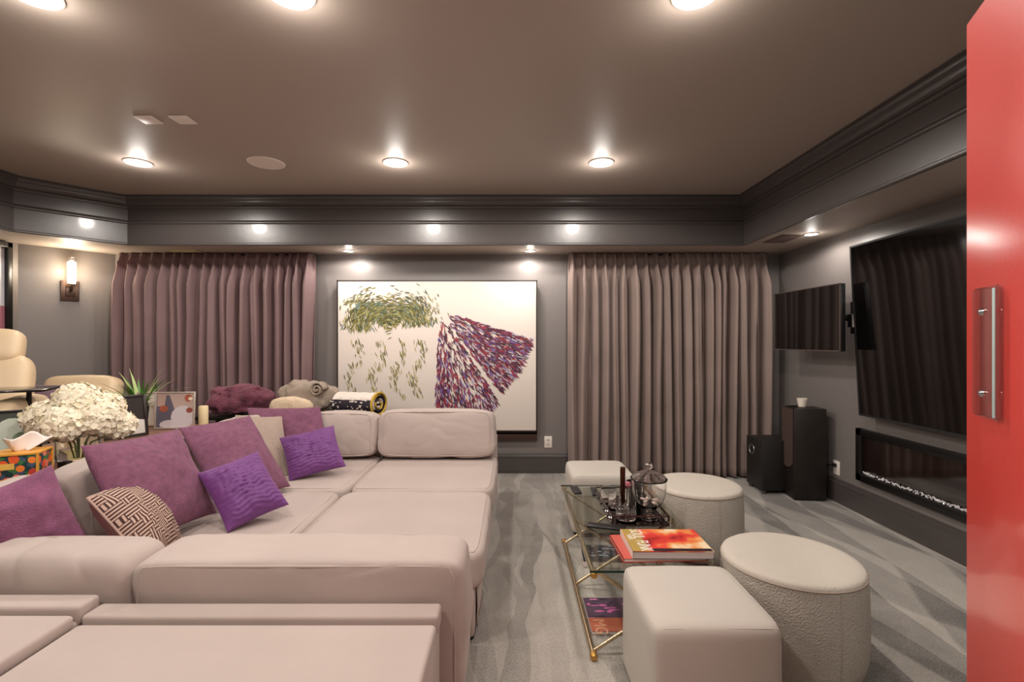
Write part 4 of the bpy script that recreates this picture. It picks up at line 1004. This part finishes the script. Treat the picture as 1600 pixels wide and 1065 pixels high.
b = bm_(); lathe(b, [(0, .012), (.014, .012), (.016, .25), (.012, .252), (0, .25)], 16, (-.012, -.05, 0)); 
o = tag(obj('lighter_wand', b, mat('copper_dark', (84, 50, 42), .2, .9)), 'tall slim dark copper cylinder standing on the tray', 'lighter'); o.location = (.67, 2.94, TT-.011)
b = bm_(); lathe(b, [(0, .001), (.04, .001), (.042, .005), (.045, .12), (.042, .12), (.039, .01), (0, .01)], 28); o = tag(obj('black_cup', b, mat('smoke_cup', (36, 36, 34), .25)), 'black cylindrical cup behind the footed jar', 'cup'); o.location = (.755, 3.02, TT)

# ------------------------------------------------------------------ ottomans
def square_otto(label, cx_, cy_, W, D):
    t = thing('square_ottoman', label, 'ottoman', (cx_, cy_, 0), 0, 'square ottomans')
    b = bm_(); d = (W, D, .425); softbox(b, (0, 0, .2375), d, 13, (.03, .03, .02), (18, 18, 16), .003, 3, cx_); obj('upholstery', b, OTTO, t, ang=80)
    b = bm_(); piping(b, (0, 0, .2375), d, 13, (.03, .03, .02), 2, 1, .0035, out=.992); obj('top_seam', b, OTTO, t, ang=80)
    b = bm_(); bx(b, (0, 0, .0135), (W-.05, D-.05, .025)); obj('base', b, BLACKM, t, smooth=False)
square_otto('square cream ottoman in the foreground, in front of the glass table', .69, 1.85, .445, .475)
square_otto('square cream ottoman at the far end of the glass table', .65, 3.675, .455, .46)
def round_otto(label, cx_, cy_):
    t = thing('round_ottoman', label, 'ottoman', (cx_, cy_, 0), 0, 'round boucle ottomans')
    b = bm_(); lathe(b, [(.24, .022), (.262, .026), (.277, .045), (.287, .1), (.29, .2), (.288, .32), (.284, .40), (.281, .424)], 64); obj('side', b, BOUCLE, t, ang=80)
    b = bm_(); lathe(b, [(.281, .424), (.282, .43), (.279, .440), (.268, .447), (.24, .450), (.1, .453), (0, .453)], 64); obj('top', b, mat('boucle_top', (200, 190, 178), .95, bump=(160, .5), bumpd=.006), t, ang=80)
    b = bm_(); tube(b, [(.2825*math.cos(a), .2825*math.sin(a), .427) for a in [2*PI*i/64 for i in range(64)]], .0035, 6, closed=True); obj('welt', b, mat('welt', (176, 160, 146), .9), t)
    b = bm_(); a = -1.45; tube(b, [(r_*math.cos(a), r_*math.sin(a), z) for r_, z in ((.2775, .045), (.2875, .1), (.2905, .2), (.2885, .32), (.2845, .40), (.282, .424))], .002, 6); obj('seam', b, mat('welt', (176, 160, 146), .9), t)
    b = bm_(); lathe(b, [(0, .001), (.245, .001), (.245, .026), (0, .026)], 48); obj('base', b, BLACKM, t)
round_otto('round boucle ottoman nearest the camera, beside the square one', 1.235, 2.16)
round_otto('round boucle ottoman beside the footed glass jar', 1.238, 3.26)

# ------------------------------------------------------------------ red door at the right
fe = Vector((.906, .97)); dd = Vector((-.425, -.905)).normalized(); Ld = .905; hd = 2.03
nn = Vector((-dd.y, dd.x)); nn = nn if nn.x > 0 else -nn      # away from the camera side
t = thing('red_door', 'glossy red door standing open at the right edge', 'door', (fe.x, fe.y, 0), math.atan2(dd.y, dd.x))
sgn = 1 if nn.dot(Vector((-dd.y, dd.x))) > 0 else -1          # local y of the far face
b = bm_(); bx(b, (Ld/2, sgn*.022, .008+hd/2-.004), (Ld, .044, hd-.008), .002); obj('leaf', b, RED, t)
# acrylic push plate with two screws
def ondoor(x, y):
    d = Vector(((x-CX)/F, 1.0)); k = (fe.x*dd.y-fe.y*dd.x)/(d.x*dd.y-d.y*dd.x); p = d*k; s = (p-fe).dot(dd); return s, HC-(y-CY)/F*k
s0, z0 = ondoor(1530, 648); s1_, z1 = ondoor(1569, 443)
sm, zm, sw, sh = (s0+s1_)/2, (z0+z1)/2, abs(s1_-s0), z1-z0
ACR = glass('acrylic', (238, 240, 240), 1.6)
b = bm_(); bx(b, (sm, -sgn*.006, zm), (sw, .011, sh), .0045, 1); pl = obj('push_plate', b, ACR, t, smooth=False)
b = bm_(); bx(b, (sm+sw/2-.006, -sgn*.0112, zm), (.010, .0016, sh-.012), .0003); obj('plate_bevel', b, mat('acrylic_edge', (168, 184, 182), .35), pl)
for z in (zm+sh*.31, zm-sh*.31):
    b = bm_(); lathe(b, [(0, .006), (.005, .005), (.0075, 0)], 14); bmesh.ops.rotate(b, verts=b.verts, cent=(0, 0, 0), matrix=Matrix.Rotation(sgn*PI/2, 3, 'X')); bmesh.ops.translate(b, verts=b.verts, vec=(sm, -sgn*.012, z)); obj('screw', b, CHROME, pl)
for z in (.25, 1.0, 1.78):
    b = bm_(); tube(b, [(Ld+.004, sgn*.0, z-.045), (Ld+.004, sgn*.0, z+.045)], .008, 10); obj('hinge', b, CHROME, t)
